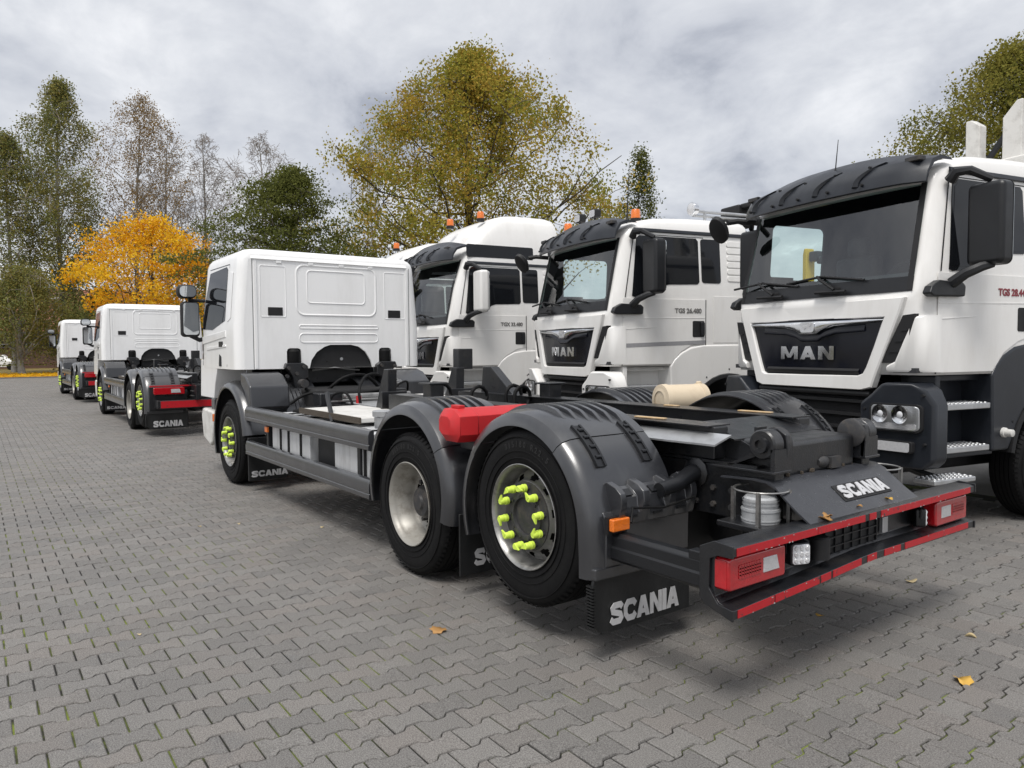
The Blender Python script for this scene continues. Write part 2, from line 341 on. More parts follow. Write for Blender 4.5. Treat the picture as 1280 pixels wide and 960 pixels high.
def field(name, idx, V, F):
    n = len(idx); V = np.array(V); k = len(V)
    T = np.zeros((n, k, 3)); a = rng.normal(0, .006, n); ca, sa = np.cos(a)[:, None], np.sin(a)[:, None]
    T[:, :, 0] = V[None, :, 0]*ca-V[None, :, 1]*sa+cells[idx, 0][:, None]; T[:, :, 1] = V[None, :, 0]*sa+V[None, :, 1]*ca+cells[idx, 1][:, None]
    T[:, :, 2] = V[None, :, 2]+rng.normal(0, .0009, n)[:, None]+rng.normal(0, .007, n)[:, None]*V[None, :, 0]+rng.normal(0, .006, n)[:, None]*V[None, :, 1]
    lens = np.array([len(f) for f in F]); flat = np.concatenate([np.array(f) for f in F])
    me = bpy.data.meshes.new(name); me.vertices.add(n*k); me.vertices.foreach_set('co', T.astype('f').ravel())
    loops = (flat[None, :]+(np.arange(n)*k)[:, None]).ravel(); me.loops.add(len(loops)); me.loops.foreach_set('vertex_index', loops.astype('i'))
    nl = np.tile(lens, n); st = np.concatenate([[0], np.cumsum(nl)[:-1]]); me.polygons.add(len(nl)); me.polygons.foreach_set('loop_start', st.astype('i'))
    me.update(calc_edges=True); me.validate(); me.shade_flat()
    at = me.attributes.new('rnd', 'FLOAT', 'POINT'); at.data.foreach_set('value', np.repeat(rng.random(n), k).astype('f'))
    me.materials.append(MAT['paver']); o = link(name, me, pav); o['kind'] = 'stuff'; return o
field('far_pavers', nearr, pv, pf)
field('far_pavers', farr, pv[:NP_*2], pf[:1+NP_])
# ---------------------------------------------------------------- wheels
def tyre_mesh(R_=.51, W=.30, lugs=False):
    # axial a: 0 = outer face, negative inwards
    h = W/2; p = [(-.012, .292), (-.004, .315), (.0, .345), (.004, .40), (.002, .44), (-.006, .468), (-.02, R_-.022), (-.034, R_-.008), (-.05, R_-.002)]
    x = -.05; k = 5; gw = .010; pitch = (W-.10)/k
    for i in range(k):
        a0 = -.05-pitch*i; a1 = a0-pitch
        p += [(a0-(.004 if i else 0), R_), (a1+.004+gw*0, R_)]
        if i < k-1: p += [(a1+.004, R_-.014), (a1-.004, R_-.014)]
    p += [(-W+.034, R_-.008), (-W+.02, R_-.022), (-W, .42), (-W, .34), (-W+.012, .292)]
    m = MB().lathe(p, (0, 0, 0), 'y', 72, caps=False)
    for r_ in (.335, .375, .455):                                       # sidewall rings
        m.lathe([(-.002, r_-.004), (.0065, r_-.002), (.0065, r_+.002), (-.002, r_+.004)], (0, 0, 0), 'y', 72, caps=False)
    for i in range(72):                                                  # shoulder cuts
        t = 2*math.pi*i/72
        c = Vector((math.cos(t), 0, math.sin(t))); s_ = Vector((-math.sin(t), 0, math.cos(t)))
        a = c*(R_-.016); w_ = s_*.013
        m.add([tuple(a-w_+Vector((0, -.012, 0))), tuple(a+w_+Vector((0, -.012, 0))), tuple(c*(R_-.001)+w_+Vector((0, -.05, 0))), tuple(c*(R_-.001)-w_+Vector((0, -.05, 0))),
               tuple(c*(R_+.001)-w_*.9+Vector((0, -.034, 0))), tuple(c*(R_+.001)+w_*.9+Vector((0, -.034, 0)))], [(0, 1, 5, 4), (4, 5, 2, 3)])
    return m.mesh('tyre', 'rubber', 40)
def disc_with_holes(m, prof, hole, nh, n=120, wfrac=.55):
    # prof [(a, r)] open polar grid; hole = station index whose ring is pierced
    rings = [[(r*math.cos(2*math.pi*i/n), a, r*math.sin(2*math.pi*i/n)) for i in range(n)] for a, r in prof]
    V = [p for r in rings for p in r]; F = []; per = n//nh
    for k in range(len(rings)-1):
        for i in range(n):
            if k in hole:
                ph = (i % per)/per
                lim = wfrac if k == hole[len(hole)//2] else wfrac*.72
                if abs(ph-.5+.5/per) < lim/2: continue
            j = (i+1) % n; F.append((k*n+i, k*n+j, (k+1)*n+j, (k+1)*n+i))
    m.add(V, F)
def rim_convex():
    m = MB(); m.lathe([(-.03, .278), (-.004, .296), (.006, .302), (.008, .298), (-.004, .286), (-.03, .276), (-.10, .272), (-.115, .262)], (0, 0, 0), 'y', 72, caps=False)
    disc_with_holes(m, [(-.118, .266), (-.098, .258), (-.088, .246), (-.078, .226), (-.066, .214), (-.05, .206), (-.034, .20), (-.03, .19), (-.03, .12), (-.05, .118)], (2, 3, 4), 10)
    return m.mesh('rim', 'steel', 45)
def rim_deep():
    m = MB(); m.lathe([(-.03, .278), (-.004, .296), (.006, .302), (.009, .297), (-.003, .284), (-.03, .272), (-.06, .268), (-.075, .256), (-.15, .25), (-.175, .238)], (0, 0, 0), 'y', 72, caps=False)
    disc_with_holes(m, [(-.17, .242), (-.19, .225), (-.20, .205), (-.20, .188), (-.198, .172), (-.195, .16), (-.195, .10)], (1, 2, 3), 8)
    return m.mesh('rim', 'rimcream', 45)
def hub_mesh(deep=False):
    o = -.165 if deep else 0
    m = MB(); m.lathe(([] if deep else [(-.03, .2), (-.024, .2)])+[(-.024+o, .142), (-.015+o, .138), (-.01+o, .118), (-.012+o, .108), (-.055+o, .102), (-.055+o, .07), (-.03+o, .062), (-.026+o, .03)], (0, 0, 0), 'y', 48)
    for i in range(10):
        t = 2*math.pi*(i+.5)/10; m.lathe([(-.03+o, .019), (.012+o, .017), (.014+o, .01)], (.1675*math.cos(t), 0, .1675*math.sin(t)), 'y', 6)
        m.lathe([(-.02+o, .009), (-.004+o, .008)], (.126*math.cos(t+.2), 0, .126*math.sin(t+.2)), 'y', 6)
    if deep: m.lathe([(-.20, .12), (-.12, .12), (-.09, .10), (-.085, .06), (-.07, .05)], (0, 0, 0), 'y', 32)
    return m.mesh('hub', 'hub', 40)
def back_mesh(deep=False):
    o = -.26 if deep else -.15
    return MB().lathe([(o, .29), (o+.01, .29), (o+.01, .0005)], (0, 0, 0), 'y', 40).mesh('brake_drum', 'recess')
def indicator_mesh():
    m = MB(); m.lathe([(0, .0225), (.02, .0225), (.022, .0195), (.052, .0185), (.056, .016)], (0, 0, 0), 'y', 18)
    m.prism([(-.0165, .0), (.0165, .0), (0, -.042)], 'y', .046, .0575)
    return m.mesh('wheel_nut_indicator', 'neon', 40)
def tyre_text():
    allv, allf = MB(), 0; body = '315/80 R22.5'
    for i, ch in enumerate(body):
        if ch == ' ': continue
        me = text_mesh(ch, .034 if ch not in './' else (.008 if ch == '.' else .036), None, .0012, .02, 'rubber')
        th = R((i-(len(body)-1)/2)*5.0); r_ = .412 if ch != '.' else .398
        rt = Vector((-math.cos(th), 0, -math.sin(th))); up = Vector((-math.sin(th), 0, math.cos(th)))
        V = [tuple(up*r_+rt*v.co.x+up*v.co.y+Vector((0, .0045+v.co.z, 0))) for v in me.vertices]; allv.add(V, [tuple(p.vertices) for p in me.polygons]); bpy.data.meshes.remove(me)
    return allv.mesh('sidewall_lettering', 'tyreletter', 0)
TLET = tyre_text()
TYRE = tyre_mesh(); RIMC = rim_convex(); RIMD = rim_deep(); HUB = hub_mesh(); HUBD = hub_mesh(True); BK = back_mesh(); BKD = back_mesh(True); IND = indicator_mesh()
def wheel(parent, x, yf, z, side=1, deep=False, neon=False, rot=0., scale=1.):
    t = link('tyre', TYRE, parent, loc=(x, yf, z)); t.rotation_euler = (0, rot, 0 if side > 0 else math.pi); t.scale = (scale, 1, scale)
    link('rim', RIMD if deep else RIMC, t); link('hub', HUBD if deep else HUB, t); link('brake_drum', BKD if deep else BK, t)
    if neon:
        for i in range(10):
            a = 2*math.pi*(i+.5)/10; o = link('wheel_nut_indicator', IND, t, loc=(.1675*math.cos(a), -.006, .1675*math.sin(a)))
            tgt = a+math.pi/2*(1 if i % 2 == 0 else -1)+random.uniform(-.25, .25)      # pairs point at each other
            o.rotation_euler = (0, -(tgt+math.pi/2), 0)
    link('sidewall_lettering', TLET, t)
    return t
# ---------------------------------------------------------------- the chassis truck
def fender(parent, cx, cz, Rr, y0, y1, a_front, a_rear, side, ribs, straight_rear=None, cut=(40, 128), latch=False):
    s = side
    def prof(off=0.):
        P = [(y0, Rr), (y1-.15, Rr), (y1-.075, Rr-.006), (y1-.03, Rr-.024), (y1-.008, Rr-.052), (y1, Rr-.095), (y1-.007, Rr-.096), (y1-.016, Rr-.056), (y1-.038, Rr-.032), (y1-.08, Rr-.014), (y1-.15, Rr-.008), (y0, Rr-.008)]
        return [(s*y, r+off) for y, r in P]
    top = MB().arc((cx, cz), prof(), cut[0], cut[1], 26)
    n = ribs; wid = (y1-.14)-(y0+.05)
    for i in range(n):
        yc = y0+.06+wid*(i+.5)/n; hw = .017
        a0, a1 = cut[0]+8+(6 if i == 0 else 0), cut[1]-6-2*i
        rings = []
        for k in range(19):
            f = k/18; t = R(a0+(a1-a0)*f); hgt = .022*min(1, f*9, (1-f)*9)+.0005; hw2 = hw*(.75+.25*min(1, f*12, (1-f)*12))
            rings.append([(cx+(Rr+hh)*math.cos(t), s*(yc+ww), cz+(Rr+hh)*math.sin(t)) for ww, hh in ((-hw2, -.003), (-hw2*.75, hgt), (hw2*.75, hgt), (hw2, -.003))])
        top.loft(rings)
    top.obj('fender_top', 'plastic', parent, smooth=28)
    MB().arc((cx, cz), prof(-.004), a_front, cut[0]-.4, 12).obj('fender_front', 'plastic', parent, smooth=40)
    rp = prof(-.004); rings = []
    for k in range(13):
        t = R(cut[1]+.4+(a_rear-cut[1]-.4)*k/12); rings.append([(cx+r*math.cos(t), y, cz+r*math.sin(t)) for y, r in rp])
    if straight_rear is not None:
        xr, zr = straight_rear
        rings.append([(xr+(Rr-r), y, (rings[-1][0][2]+zr)/2) for y, r in rp]); rings.append([(xr+(Rr-r), y, zr) for y, r in rp])
    MB().loft(rings).obj('fender_rear', 'plastic', parent, smooth=40)
    if latch:
        for yc in (y0+.12, y1-.17):
            m = MB()
            for aa, w_, h_ in ((0, .034, .016),):
                rings = []
                for k in range(9):
                    t = R(cut[1]-8+26*k/8); rr = Rr+.001
                    rings.append([(cx+(rr+hh)*math.cos(t), s*(yc+ww), cz+(rr+hh)*math.sin(t)) for ww, hh in ((-.034, -.004), (-.034, .013), (-.02, .013), (-.02, .006), (.02, .006), (.02, .013), (.034, .013), (.034, -.004))])
                m.loft(rings)
            for ph in (-4, 1, 7, 13):
                t = R(cut[1]+ph); c_ = (cx+(Rr+.010)*math.cos(t), s*yc, cz+(Rr+.010)*math.sin(t)); m.lathe([(-.018, .010), (.018, .010)], c_, 'y', 8)
            m.obj('latch', 'plasticdark', parent, smooth=30)
def letters_on(parent, body, h, wd, loc, right, up, mat='sign', bold=.022, ex=.004, name='lettering', sp=.95):
    return place_text(name, block_letters(body, h, wd, ex, mat=mat), parent, loc, right, up)
def scania_cab(T, front=True):
    XR, XF = 5.59, 7.36
    def outline(z, k):
        w_ = 1.225-(max(0, z-1.9))*.085; xr = XR; xf = XF-.06*max(0, z-1.6)**1.3
        i = k; w_ -= i; xr += i*.7; xf -= i*1.2
        P = []
        P += [(xr, 0)]+[(xr, y) for y in (.5, .9, w_-.10)]
        for a in (20, 40, 60, 80): P.append((xr+.10-.10*math.cos(R(a)), w_-.10+.10*math.sin(R(a))))
        P += [(x, w_) for x in (xr+.12, 6.0, 6.06, 6.4, 6.66, 6.9)]
        rf = .30
        for a in (0, 20, 40, 60, 80): P.append((xf-rf+rf*math.sin(R(a)), w_-rf*.9+rf*.9*math.cos(R(a))))
        P += [(xf+.02, .5), (xf+.035, 0)]
        return P+[(x, -y) for x, y in P[1:-1]][::-1]
    lev = [(1.39, 0), (1.42, 0), (1.6, 0), (1.9, 0), (2.2, 0), (2.6, 0), (2.70, .0), (2.755, .012), (2.79, .035), (2.815, .075), (2.832, .15), (2.84, .30)]
    rings = [[(x, y, z) for x, y in outline(z, k)] for z, k in lev]
    m = MB(); n = len(rings[0]); V = [p for r in rings for p in r]; F = []
    for k in range(len(rings)-1):
        for i in range(n):
            j = (i+1) % n
            if k < 6 and (i < 3 or i >= n-3): continue           # the back wall is a sheet of its own
            F.append((k*n+i, k*n+j, (k+1)*n+j, (k+1)*n+i))
    F.append(tuple(range((len(rings)-1)*n, len(rings)*n)))
    F.append(tuple(range(n))[::-1])
    m.add(V, F); shell = m.obj('cab_shell', 'white', T, smooth=38)
    # back wall with engine arch and mount notches cut into the lower edge
    def notch(y0, y1, zt, r=.04):
        return [(y1, 1.39), (y1, zt-r), (y1-r*.3, zt-r*.3), (y1-r, zt), (y0+r, zt), (y0+r*.3, zt-r*.3), (y0, zt-r), (y0, 1.39)]
    arch = [(-.52, 1.39), (-.49, 1.48), (-.42, 1.59), (-.33, 1.655), (-.22, 1.68), (.06, 1.68), (.14, 1.655), (.24, 1.59), (.31, 1.49), (.335, 1.39)][::-1]
    P = [(1.1245, 1.9), (1.1245, 1.39)]+notch(.44, .62, 1.64)+arch+notch(-.79, -.61, 1.64)+[(-1.1245, 1.39), (-1.1245, 1.9), (-1.0565, 2.70), (1.0565, 2.70)]
    MB().prism(P, 'x', XR+.0005, XR+.03).obj('back_wall', 'white', T, smooth=0)
    MB().bx(XR+.045, 7.0, -1.1, 1.1, 1.70, 1.72).bx(XR+.035, XR+.05, -1.1, 1.1, 1.39, 1.72).obj('cab_floor', 'recess', T)
    # pressed panels
    def bead(poly, h=.006, wd=.02):
        n = len(poly); ctr = np.mean(poly, 0); rings = []
        for i in range(n):
            p = np.array(poly[i]); a = np.array(poly[i-1]); b = np.array(poly[(i+1) % n]); tdir = (b-a)/np.hypot(*(b-a)); nn = np.array([tdir[1], -tdir[0]])
            rings.append([(XR+.0006, *(p+nn*wd/2)), (XR-h, *(p+nn*wd*.12)), (XR-h, *(p-nn*wd*.12)), (XR+.0006, *(p-nn*wd/2))])
        V = [q for r in rings for q in r]; F = [(k*4+i, k*4+i+1, ((k+1) % n)*4+i+1, ((k+1) % n)*4+i) for k in range(n) for i in range(3)]
        return MB().add(V, F)
    bead(rrect(-.42, .35, 2.20, 2.60, .05, 5)).obj('pressed_panel', 'white', T, smooth=50)
    bead(rrect(-.575, .485, 2.05, 2.66, .10, 6), .008, .03).obj('pressed_panel', 'white', T, smooth=50)
    bead(rrect(-.60, .455, 1.71, 1.82, .05, 5), .006, .016).obj('pressed_panel', 'white', T, smooth=50)
    bead(rrect(-.60, .455, 1.885, 1.925, .018, 4), .006, .014).obj('pressed_panel', 'white', T, smooth=50)
    for y0, y1, z0, z1 in ((.62, .93, 2.02, 2.63), (-1.0, -.70, 2.02, 2.63)):
        bead(rrect(y0, y1, z0, z1, .02, 3), .004, .016).obj('pressed_panel', 'white', T, smooth=50)
    for y in (.985, -1.03):
        m = MB().bx(XR-.008, XR+.002, y-.018, y+.018, 1.395, 2.69); m.obj('seam', 'white', T, bev=.004)
        MB().bx(XR-.0015, XR+.001, y+.03 if y > 0 else y-.036, y+.036 if y > 0 else y-.03, 1.395, 2.70).obj('seam', 'chassis', T)
    for y in (.70, .30, -.10, -.50): MB().bx(XR-.012, XR+.002, y-.035, y+.035, 2.665, 2.71).obj('clip', 'white', T, bev=.006)
    MB().prism([(XR-.018, 2.70), (XR+.02, 2.70), (XR+.05, 2.765), (XR+.02, 2.765)], 'y', -1.03, 1.03).obj('roof_gutter', 'white', T, bev=.008)
    for y0, y1 in ((.66, .84), (-.93, -.75)): MB().bx(XR-.008, XR+.002, y0, y1, 2.035, 2.135).obj('vent', 'black', T, bev=.01)
    # engine tunnel liner seen through the arch
    rings = []
    for x, sc_ in ((XR+.02, 1.02), (XR+.6, .96), (XR+1.0, .8)):
        rings.append([(x, -.09+(y+.09)*sc_, 1.2+(z-1.2)*sc_) for y, z in [(.40, 1.1)]+arch+[(-.58, 1.1)]][:])
    MB().loft(rings, closed=False).obj('engine_tunnel', 'recess', T, smooth=60)
    MB().bx(XR+.55, XR+.6, -.6, .5, 1.0, 1.7).obj('engine_tunnel', 'recess', T)
    m = MB()
    for k, (y, z) in enumerate(((.22, 1.44), (.20, 1.50), (.1, 1.56), (-.25, 1.5))): m.tube([(XR+.28, y, z), (XR+.2, y-.15, z+.02), (XR+.22, y-.30, z-.01), (XR+.3, y-.36, z-.08)], .028, 8)
    m.bx(XR+.25, XR+.55, -.38, .28, 1.2, 1.42); m.bx(XR+.22, XR+.5, -.1, .2, 1.42, 1.5)
    m.obj('engine', 'chassis', T, smooth=40)
    MB().tube([(XR+.1, .25, 1.42), (XR+.05, .1, 1.47), (XR+.08, -.15, 1.45), (XR+.12, -.4, 1.40)], .018, 8).obj('hose', 'rubber', T)
    MB().tube([(XR+.06, .28, 1.36), (XR+.02, 0, 1.39), (XR+.05, -.35, 1.35)], .012, 8).obj('hose', 'steel', T)
    MB().lathe([(-.02, .02), (.02, .02)], (XR+.05, -.1, 1.50), 'x', 10).obj('coupling', 'alu', T)
    MB().add([(XR+.12, -.02, 1.66), (XR+.10, -.3, 1.64), (XR+.2, -.40, 1.50), (XR+.3, -.12, 1.46)], [(0, 1, 2, 3)]).obj('heat_shield', 'chassis', T)
    # cab mounts
    for yc in (.53, -.70):
        m = MB().lathe([(1.42, .062), (1.46, .075), (1.60, .075), (1.63, .05)], (XR+.02, yc, 0), 'z', 16); m.obj('air_bellow', 'rubber', T)
        s = 1 if yc > 0 else -1
        m = MB().prism([(yc-.16, 1.28), (yc-.15, 1.42), (yc-.09, 1.46), (yc+.12, 1.46), (yc+.14, 1.40), (yc+.10, 1.38), (yc+.05, 1.30), (yc+.02, 1.12), (yc-.08, 1.12), (yc-.1, 1.25)] if s > 0 else
                       [(2*yc-p, q) for p, q in [(yc-.16, 1.28), (yc-.15, 1.42), (yc-.09, 1.46), (yc+.12, 1.46), (yc+.14, 1.40), (yc+.10, 1.38), (yc+.05, 1.30), (yc+.02, 1.12), (yc-.08, 1.12), (yc-.1, 1.25)]], 'x', XR-.07, XR+.03)
        b = m.obj('cab_mount', 'chassis', T, bev=.012)
        q = MB()
        for dy, dz in ((.0, 1.33), (.09, 1.41), (-.1, 1.40), (-.12, 1.30)): q.lathe([(XR-.10, .022), (XR-.06, .022)], (0, yc+s*dy*-1, dz), 'x', 8)
        q.obj('bolt', 'hub', b)['kind'] = 'stuff'
    # left and right side: window, door seams, lower vent
    def sy(z): return 1.225-(max(0, z-1.9))*.085
    for s in (1, -1):
        def side(poly, a, b_):
            return MB().add([(x, s*(sy(z)+b_), z) for x, z in poly]+[(x, s*(sy(z)+a), z) for x, z in poly], [tuple(range(len(poly))), tuple(range(len(poly), 2*len(poly)))[::-1]]+[(i, (i+1) % len(poly), len(poly)+(i+1) % len(poly), len(poly)+i) for i in range(len(poly))])
        side([(6.04, 1.98), (6.04, 2.60), (6.10, 2.64), (6.86, 2.62), (7.06, 2.2), (7.06, 1.90), (6.6, 1.88)], -.01, .004).obj('side_window', 'darkglass', T, smooth=0)
        for a, b_ in (((5.98, 1.42), (5.98, 2.66)), ((7.12, 1.42), (7.12, 2.1)), ((5.98, 2.66), (6.88, 2.665))):
            m = MB(); (xa, za), (xb, zb) = a, b_; dx, dz = (.006, 0) if abs(zb-za) > .3 else (0, .006)
            side([(xa-dx, za-dz), (xa+dx, za+dz), (xb+dx, zb+dz), (xb-dx, zb-dz)], -.004, .0015).obj('door_seam', 'chassis', T, smooth=0)
        side([(5.80, 2.0), (5.80, 2.55), (5.93, 2.57), (5.93, 1.96)], -.002, .006).obj('pressed_panel', 'white', T, bev=.004)
        side([(6.0, 1.78), (6.0, 1.86), (7.1, 1.80), (7.1, 1.70)], -.002, .008).obj('pressed_panel', 'white', T, bev=.006)
        side([(6.0, 1.66), (6.0, 1.69), (6.9, 1.66), (6.9, 1.62)], -.002, .008).obj('pressed_panel', 'white', T, bev=.006)
        side([(6.22, 1.42), (6.22, 1.54), (6.30, 1.57), (6.33, 1.42)], -.01, .008).obj('air_slot', 'black', T, bev=.006)
        side([(6.14, 1.66), (6.14, 1.73), (6.30, 1.73), (6.30, 1.66)], -.01, .012).obj('door_handle', 'plasticdark', T, bev=.008)
    # lower flanks in front of the arch, front bumper, windscreen, sun visor
    for s in (1, -1):
        MB().prism([(6.64, 1.0), (6.56, 1.2), (6.46, 1.38), (6.46, 1.5), (7.25, 1.5), (7.30, 1.0)], 'y', s*.85, s*1.2235).obj('front_flank', 'white', T, bev=.012, seg=2)
        m = MB(); m.prism([(6.86, .40), (6.95, .36), (7.28, .44), (7.36, .75), (7.30, .84), (6.80, .82), (6.74, .7)], 'y', s*.5, s*1.21); m.obj('front_bumper', 'dirty_white', T, bev=.03)
        MB().bx(6.60, 6.66, s*1.15, s*1.245, .70, .80).obj('side_marker', 'amber', T, bev=.008)
        MB().bx(6.56, 6.72, s*1.0, s*1.235, .86, 1.0).obj('front_flank_trim', 'plastic', T, bev=.01)
    MB().bx(7.05, 7.34, -.6, .6, .45, 1.4).obj('front_bumper', 'plasticdark', T, bev=.03)
    MB().prism([(7.397, 1.50), (7.30, 2.55), (7.31, 2.56), (7.41, 1.5)], 'y', -.95, .95).obj('windscreen', 'darkglass', T)
    MB().prism([(7.22, 2.62), (7.40, 2.50), (7.44, 2.52), (7.25, 2.68)], 'y', -1.05, 1.1).obj('sun_visor', 'plasticdark', T, bev=.01)
    # mirrors
    for s in (1, -1):
        M_ = MB(); xm = 7.12
        mm = MB().prism(rrect(s*1.365-.115, s*1.365+.115, 1.80, 2.27, .05), 'x', xm, xm+.12).obj('mirror', 'black', T, bev=.03, seg=3)
        MB().prism(rrect(s*1.365-.095, s*1.365+.095, 1.83, 2.25, .04), 'x', xm-.008, xm+.002).obj('mirror_glass', 'mirrorglass', mm)
        mm = MB().prism(rrect(s*1.40-.12, s*1.40+.12, 2.31, 2.49, .07), 'x', xm-.02, xm+.14).obj('mirror', 'black', T, bev=.04, seg=3)
        MB().prism(rrect(s*1.40-.10, s*1.40+.10, 2.33, 2.47, .055), 'x', xm-.028, xm-.018).obj('mirror_glass', 'mirrorglass', mm)
        MB().tube([(xm+.06, s*1.1, 1.80), (xm+.06, s*1.25, 1.76), (xm+.06, s*1.36, 1.82)], .03, 8).obj('mirror_arm', 'black', T); MB().tube([(xm+.06, s*1.05, 2.28), (xm+.06, s*1.38, 2.29)], .022, 8).obj('mirror_arm', 'black', T)
    return shell
def scania(rear_kind):
    T = thing('chassis_truck', 'x', 'truck')
    scania_cab(T)
    # frame rails
    for s in (1, -1):
        a, b = sorted((s*.38, s*.46))
        MB().bx(-1.10, 6.9, a, b, .70, .98).obj('frame_rail', 'chassis', T, bev=.006)
        MB().bx(-1.0, 4.9, a-.01, b+.01, .985, 1.0).obj('frame_flange', 'chassis', T)
        MB().bx(-.72, 3.2, s*.34, s*.46, 1.0, 1.18).obj('subframe_rail', 'chassis', T, bev=.008)
        MB().bx(-.70, 3.1, s*.30, s*.50, 1.18, 1.188).obj('subframe_flange', 'chassis', T)
    for x in (-.55, .65, 1.9, 2.9, 4.3, 5.2): MB().bx(x-.05, x+.05, -.38, .38, .74, .92).obj('cross_member', 'chassis', T, bev=.01)
    MB().cyl((1.355, -1.05, .52), (1.355, 1.05, .52), .08).lathe([(-.2, .1), (-.12, .2), (.12, .2), (.2, .1)], (1.355, 0, .52), 'x', 20).obj('drive_axle', 'chassis', T)
    MB().cyl((0, -1.05, .67), (0, 1.05, .67), .07).obj('tag_axle', 'chassis', T)
    MB().cyl((5.92, -1.05, .5), (5.92, 1.05, .5), .06).obj('front_axle', 'chassis', T)
    MB().tube([(1.5, 0, .6), (3.5, 0, .72), (5.0, 0, .8)], .055).obj('drive_shaft', 'chassis', T)
    # bellows and springs
    for s in (1, -1):
        for x in (.95, 1.75, .35, -.3): MB().lathe([(.55, .11), (.60, .13), (.66, .11), (.72, .13), (.80, .11)], (x, s*.55, 0), 'z', 16).obj('air_spring', 'rubber', T)
    MB().bx(2.0, 5.0, -.36, .36, .42, .70).obj('gearbox', 'recess', T, bev=.05)
    MB().bx(5.0, 6.9, -.5, .5, .40, 1.15).obj('engine_block', 'recess', T, bev=.05)
    # bolts on the rail
    m = MB()
    for x in (-.60, -.72, -.84): 
        for z in (.76, .85): m.lathe([(.455, .018), (.478, .016)], (x, 0, z), 'y', 6)
    for x in (-.2, .2, .7, 1.1, 1.6, 2.2): 
        for z in (.78, .92, 1.06): m.lathe([(.455, .014), (.475, .012)], (x, 0, z), 'y', 6)
    m.obj('bolt', 'hub', T)['kind'] = 'stuff'
    # guard strips along the subframe
    MB().add([(-.80, .56, 1.10), (1.0, .60, 1.085), (1.0, .47, 1.15), (-.84, .47, 1.15), (-.80, .56, 1.09), (1.0, .60, 1.075), (1.0, .47, 1.14), (-.84, .47, 1.14)], [(0, 1, 2, 3), (4, 5, 6, 7), (0, 1, 5, 4), (3, 0, 4, 7)]).obj('guard_strip', 'alu', T, smooth=0)
    # wheels
    for s in (1, -1):
        wheel(T, 5.92, s*1.235, .512, s, neon=True, rot=.3)
        wheel(T, 1.355, s*1.235, .512, s, deep=True, rot=.1)
        t = link('tyre', TYRE, T, loc=(1.355, s*.90, .512)); t.rotation_euler = (0, .7, 0 if s > 0 else math.pi)
        wheel(T, 0, s*1.235, .665, s, neon=True, rot=-.1)
        fender(T, .04, .64, .635, .62, 1.255, -20, 180, s, 6, (-.60, .44), cut=(38, 128), latch=True)
        fender(T, 1.40, .615, .63, .62, 1.255, -18, 196, s, 6, None, cut=(38, 145))
        # front wheel arch and inner liner
        pr = [(.72, .70), (1.15, .70), (1.22, .685), (1.25, .655), (1.255, .61), (1.245, .608), (1.235, .64), (1.20, .668), (1.14, .684), (.72, .684)]
        MB().arc((5.92, .55), [(s*y, r) for y, r in pr], -22, 172, 30).obj('front_fender', 'plastic', T, smooth=40)
        lin = MB().arc((5.92, .55), [(s*.30, .72), (s*.74, .72), (s*.74, .70), (s*.30, .70)], 60, 190, 18)
        for yc in (.52, .57, .62): lin.arc((5.92, .55), [(s*(yc-.012), .705), (s*yc, .738), (s*(yc+.012), .705)], 95, 185, 14)
        lin.obj('wheel_liner', 'plastic', T, smooth=40)
        lin = MB().prism([(5.33, .90), (5.22, .95), (5.25, 1.2), (5.42, 1.32), (5.60, 1.36), (5.60, 1.22), (5.46, 1.12), (5.36, .98)], 'y', s*.72, s*1.18); lin.obj('wheel_liner', 'plastic', T, bev=.02)
        MB().bx(5.22, 5.25, s*.78, s*1.22, .12, .62).obj('mud_flap', 'flap', T, bev=.008)
        letters_on(T, 'SCANIA', .07, .42, (5.213, s*.98, .20), (0, -1, 0), (0, 0, 1))
        # tag mud flap, flap between the axles
        fl = MB()
        fl.prism([(s*.50, .15), (s*.50, .46), (s*1.22, .46), (s*1.24, .40), (s*1.24, .22), (s*1.19, .165), (s*1.1, .15)], 'x', -.585, -.565); fl.obj('mud_flap', 'flap', T, bev=.006)
        rib = MB()
        for k in range(14): rib.bx(-.60, -.55, s*1.232, s*1.25, .20+k*.016, .208+k*.016)
        rib.obj('flap_rib', 'flap', T)['kind'] = 'stuff'
        letters_on(T, 'SCANIA', .115, .52, (-.590, s*.86, .245), (0, -1, 0), (0, 0, 1), bold=.03)
        MB().bx(-.60, -.56, s*.60, s*1.23, .44, .50).obj('flap_bracket', 'plastic', T, bev=.008)
        MB().bx(.70, .715, s*.60, s*1.22, .14, .55).obj('mud_flap', 'flap', T, bev=.006)
        letters_on(T, 'SCANIA', .11, .50, (.695, s*.86, .25), (0, -1, 0), (0, 0, 1), bold=.03)
        # panel on the back of the tag fender
        MB().prism([(-.545, .46), (-.60, .50), (-.605, .74), (-.575, .78), (-.56, .78), (-.55, .5)], 'y', s*.53, s*1.16).obj('rear_panel', 'plastic', T, bev=.008)
        pA = [(-.58, .69), (-.625, .71), (-.642, .77), (-.655, .83), (-.645, .875), (-.605, .905), (-.54, .925), (-.50, .90), (-.55, .71)]
        pB = [(-.58, .69), (-.625, .71), (-.628, .765), (-.618, .80), (-.612, .845), (-.588, .868), (-.545, .892), (-.50, .89), (-.55, .71)]
        st_ = [(.52, pA), (.565, pA), (.578, pB), (.672, pB), (.69, pA), (.735, pA), (.75, pB), (.872, pB), (.89, pA), (.935, pA), (.95, pB), (1.045, pB), (1.06, pA), (1.10, pA)]
        bx_ = MB().loft([[(x, s*y, z) for x, z in p_] for y, p_ in st_]).obj('lamp_carrier', 'plastic', T, bev=.005, smooth=30)
        q = MB()
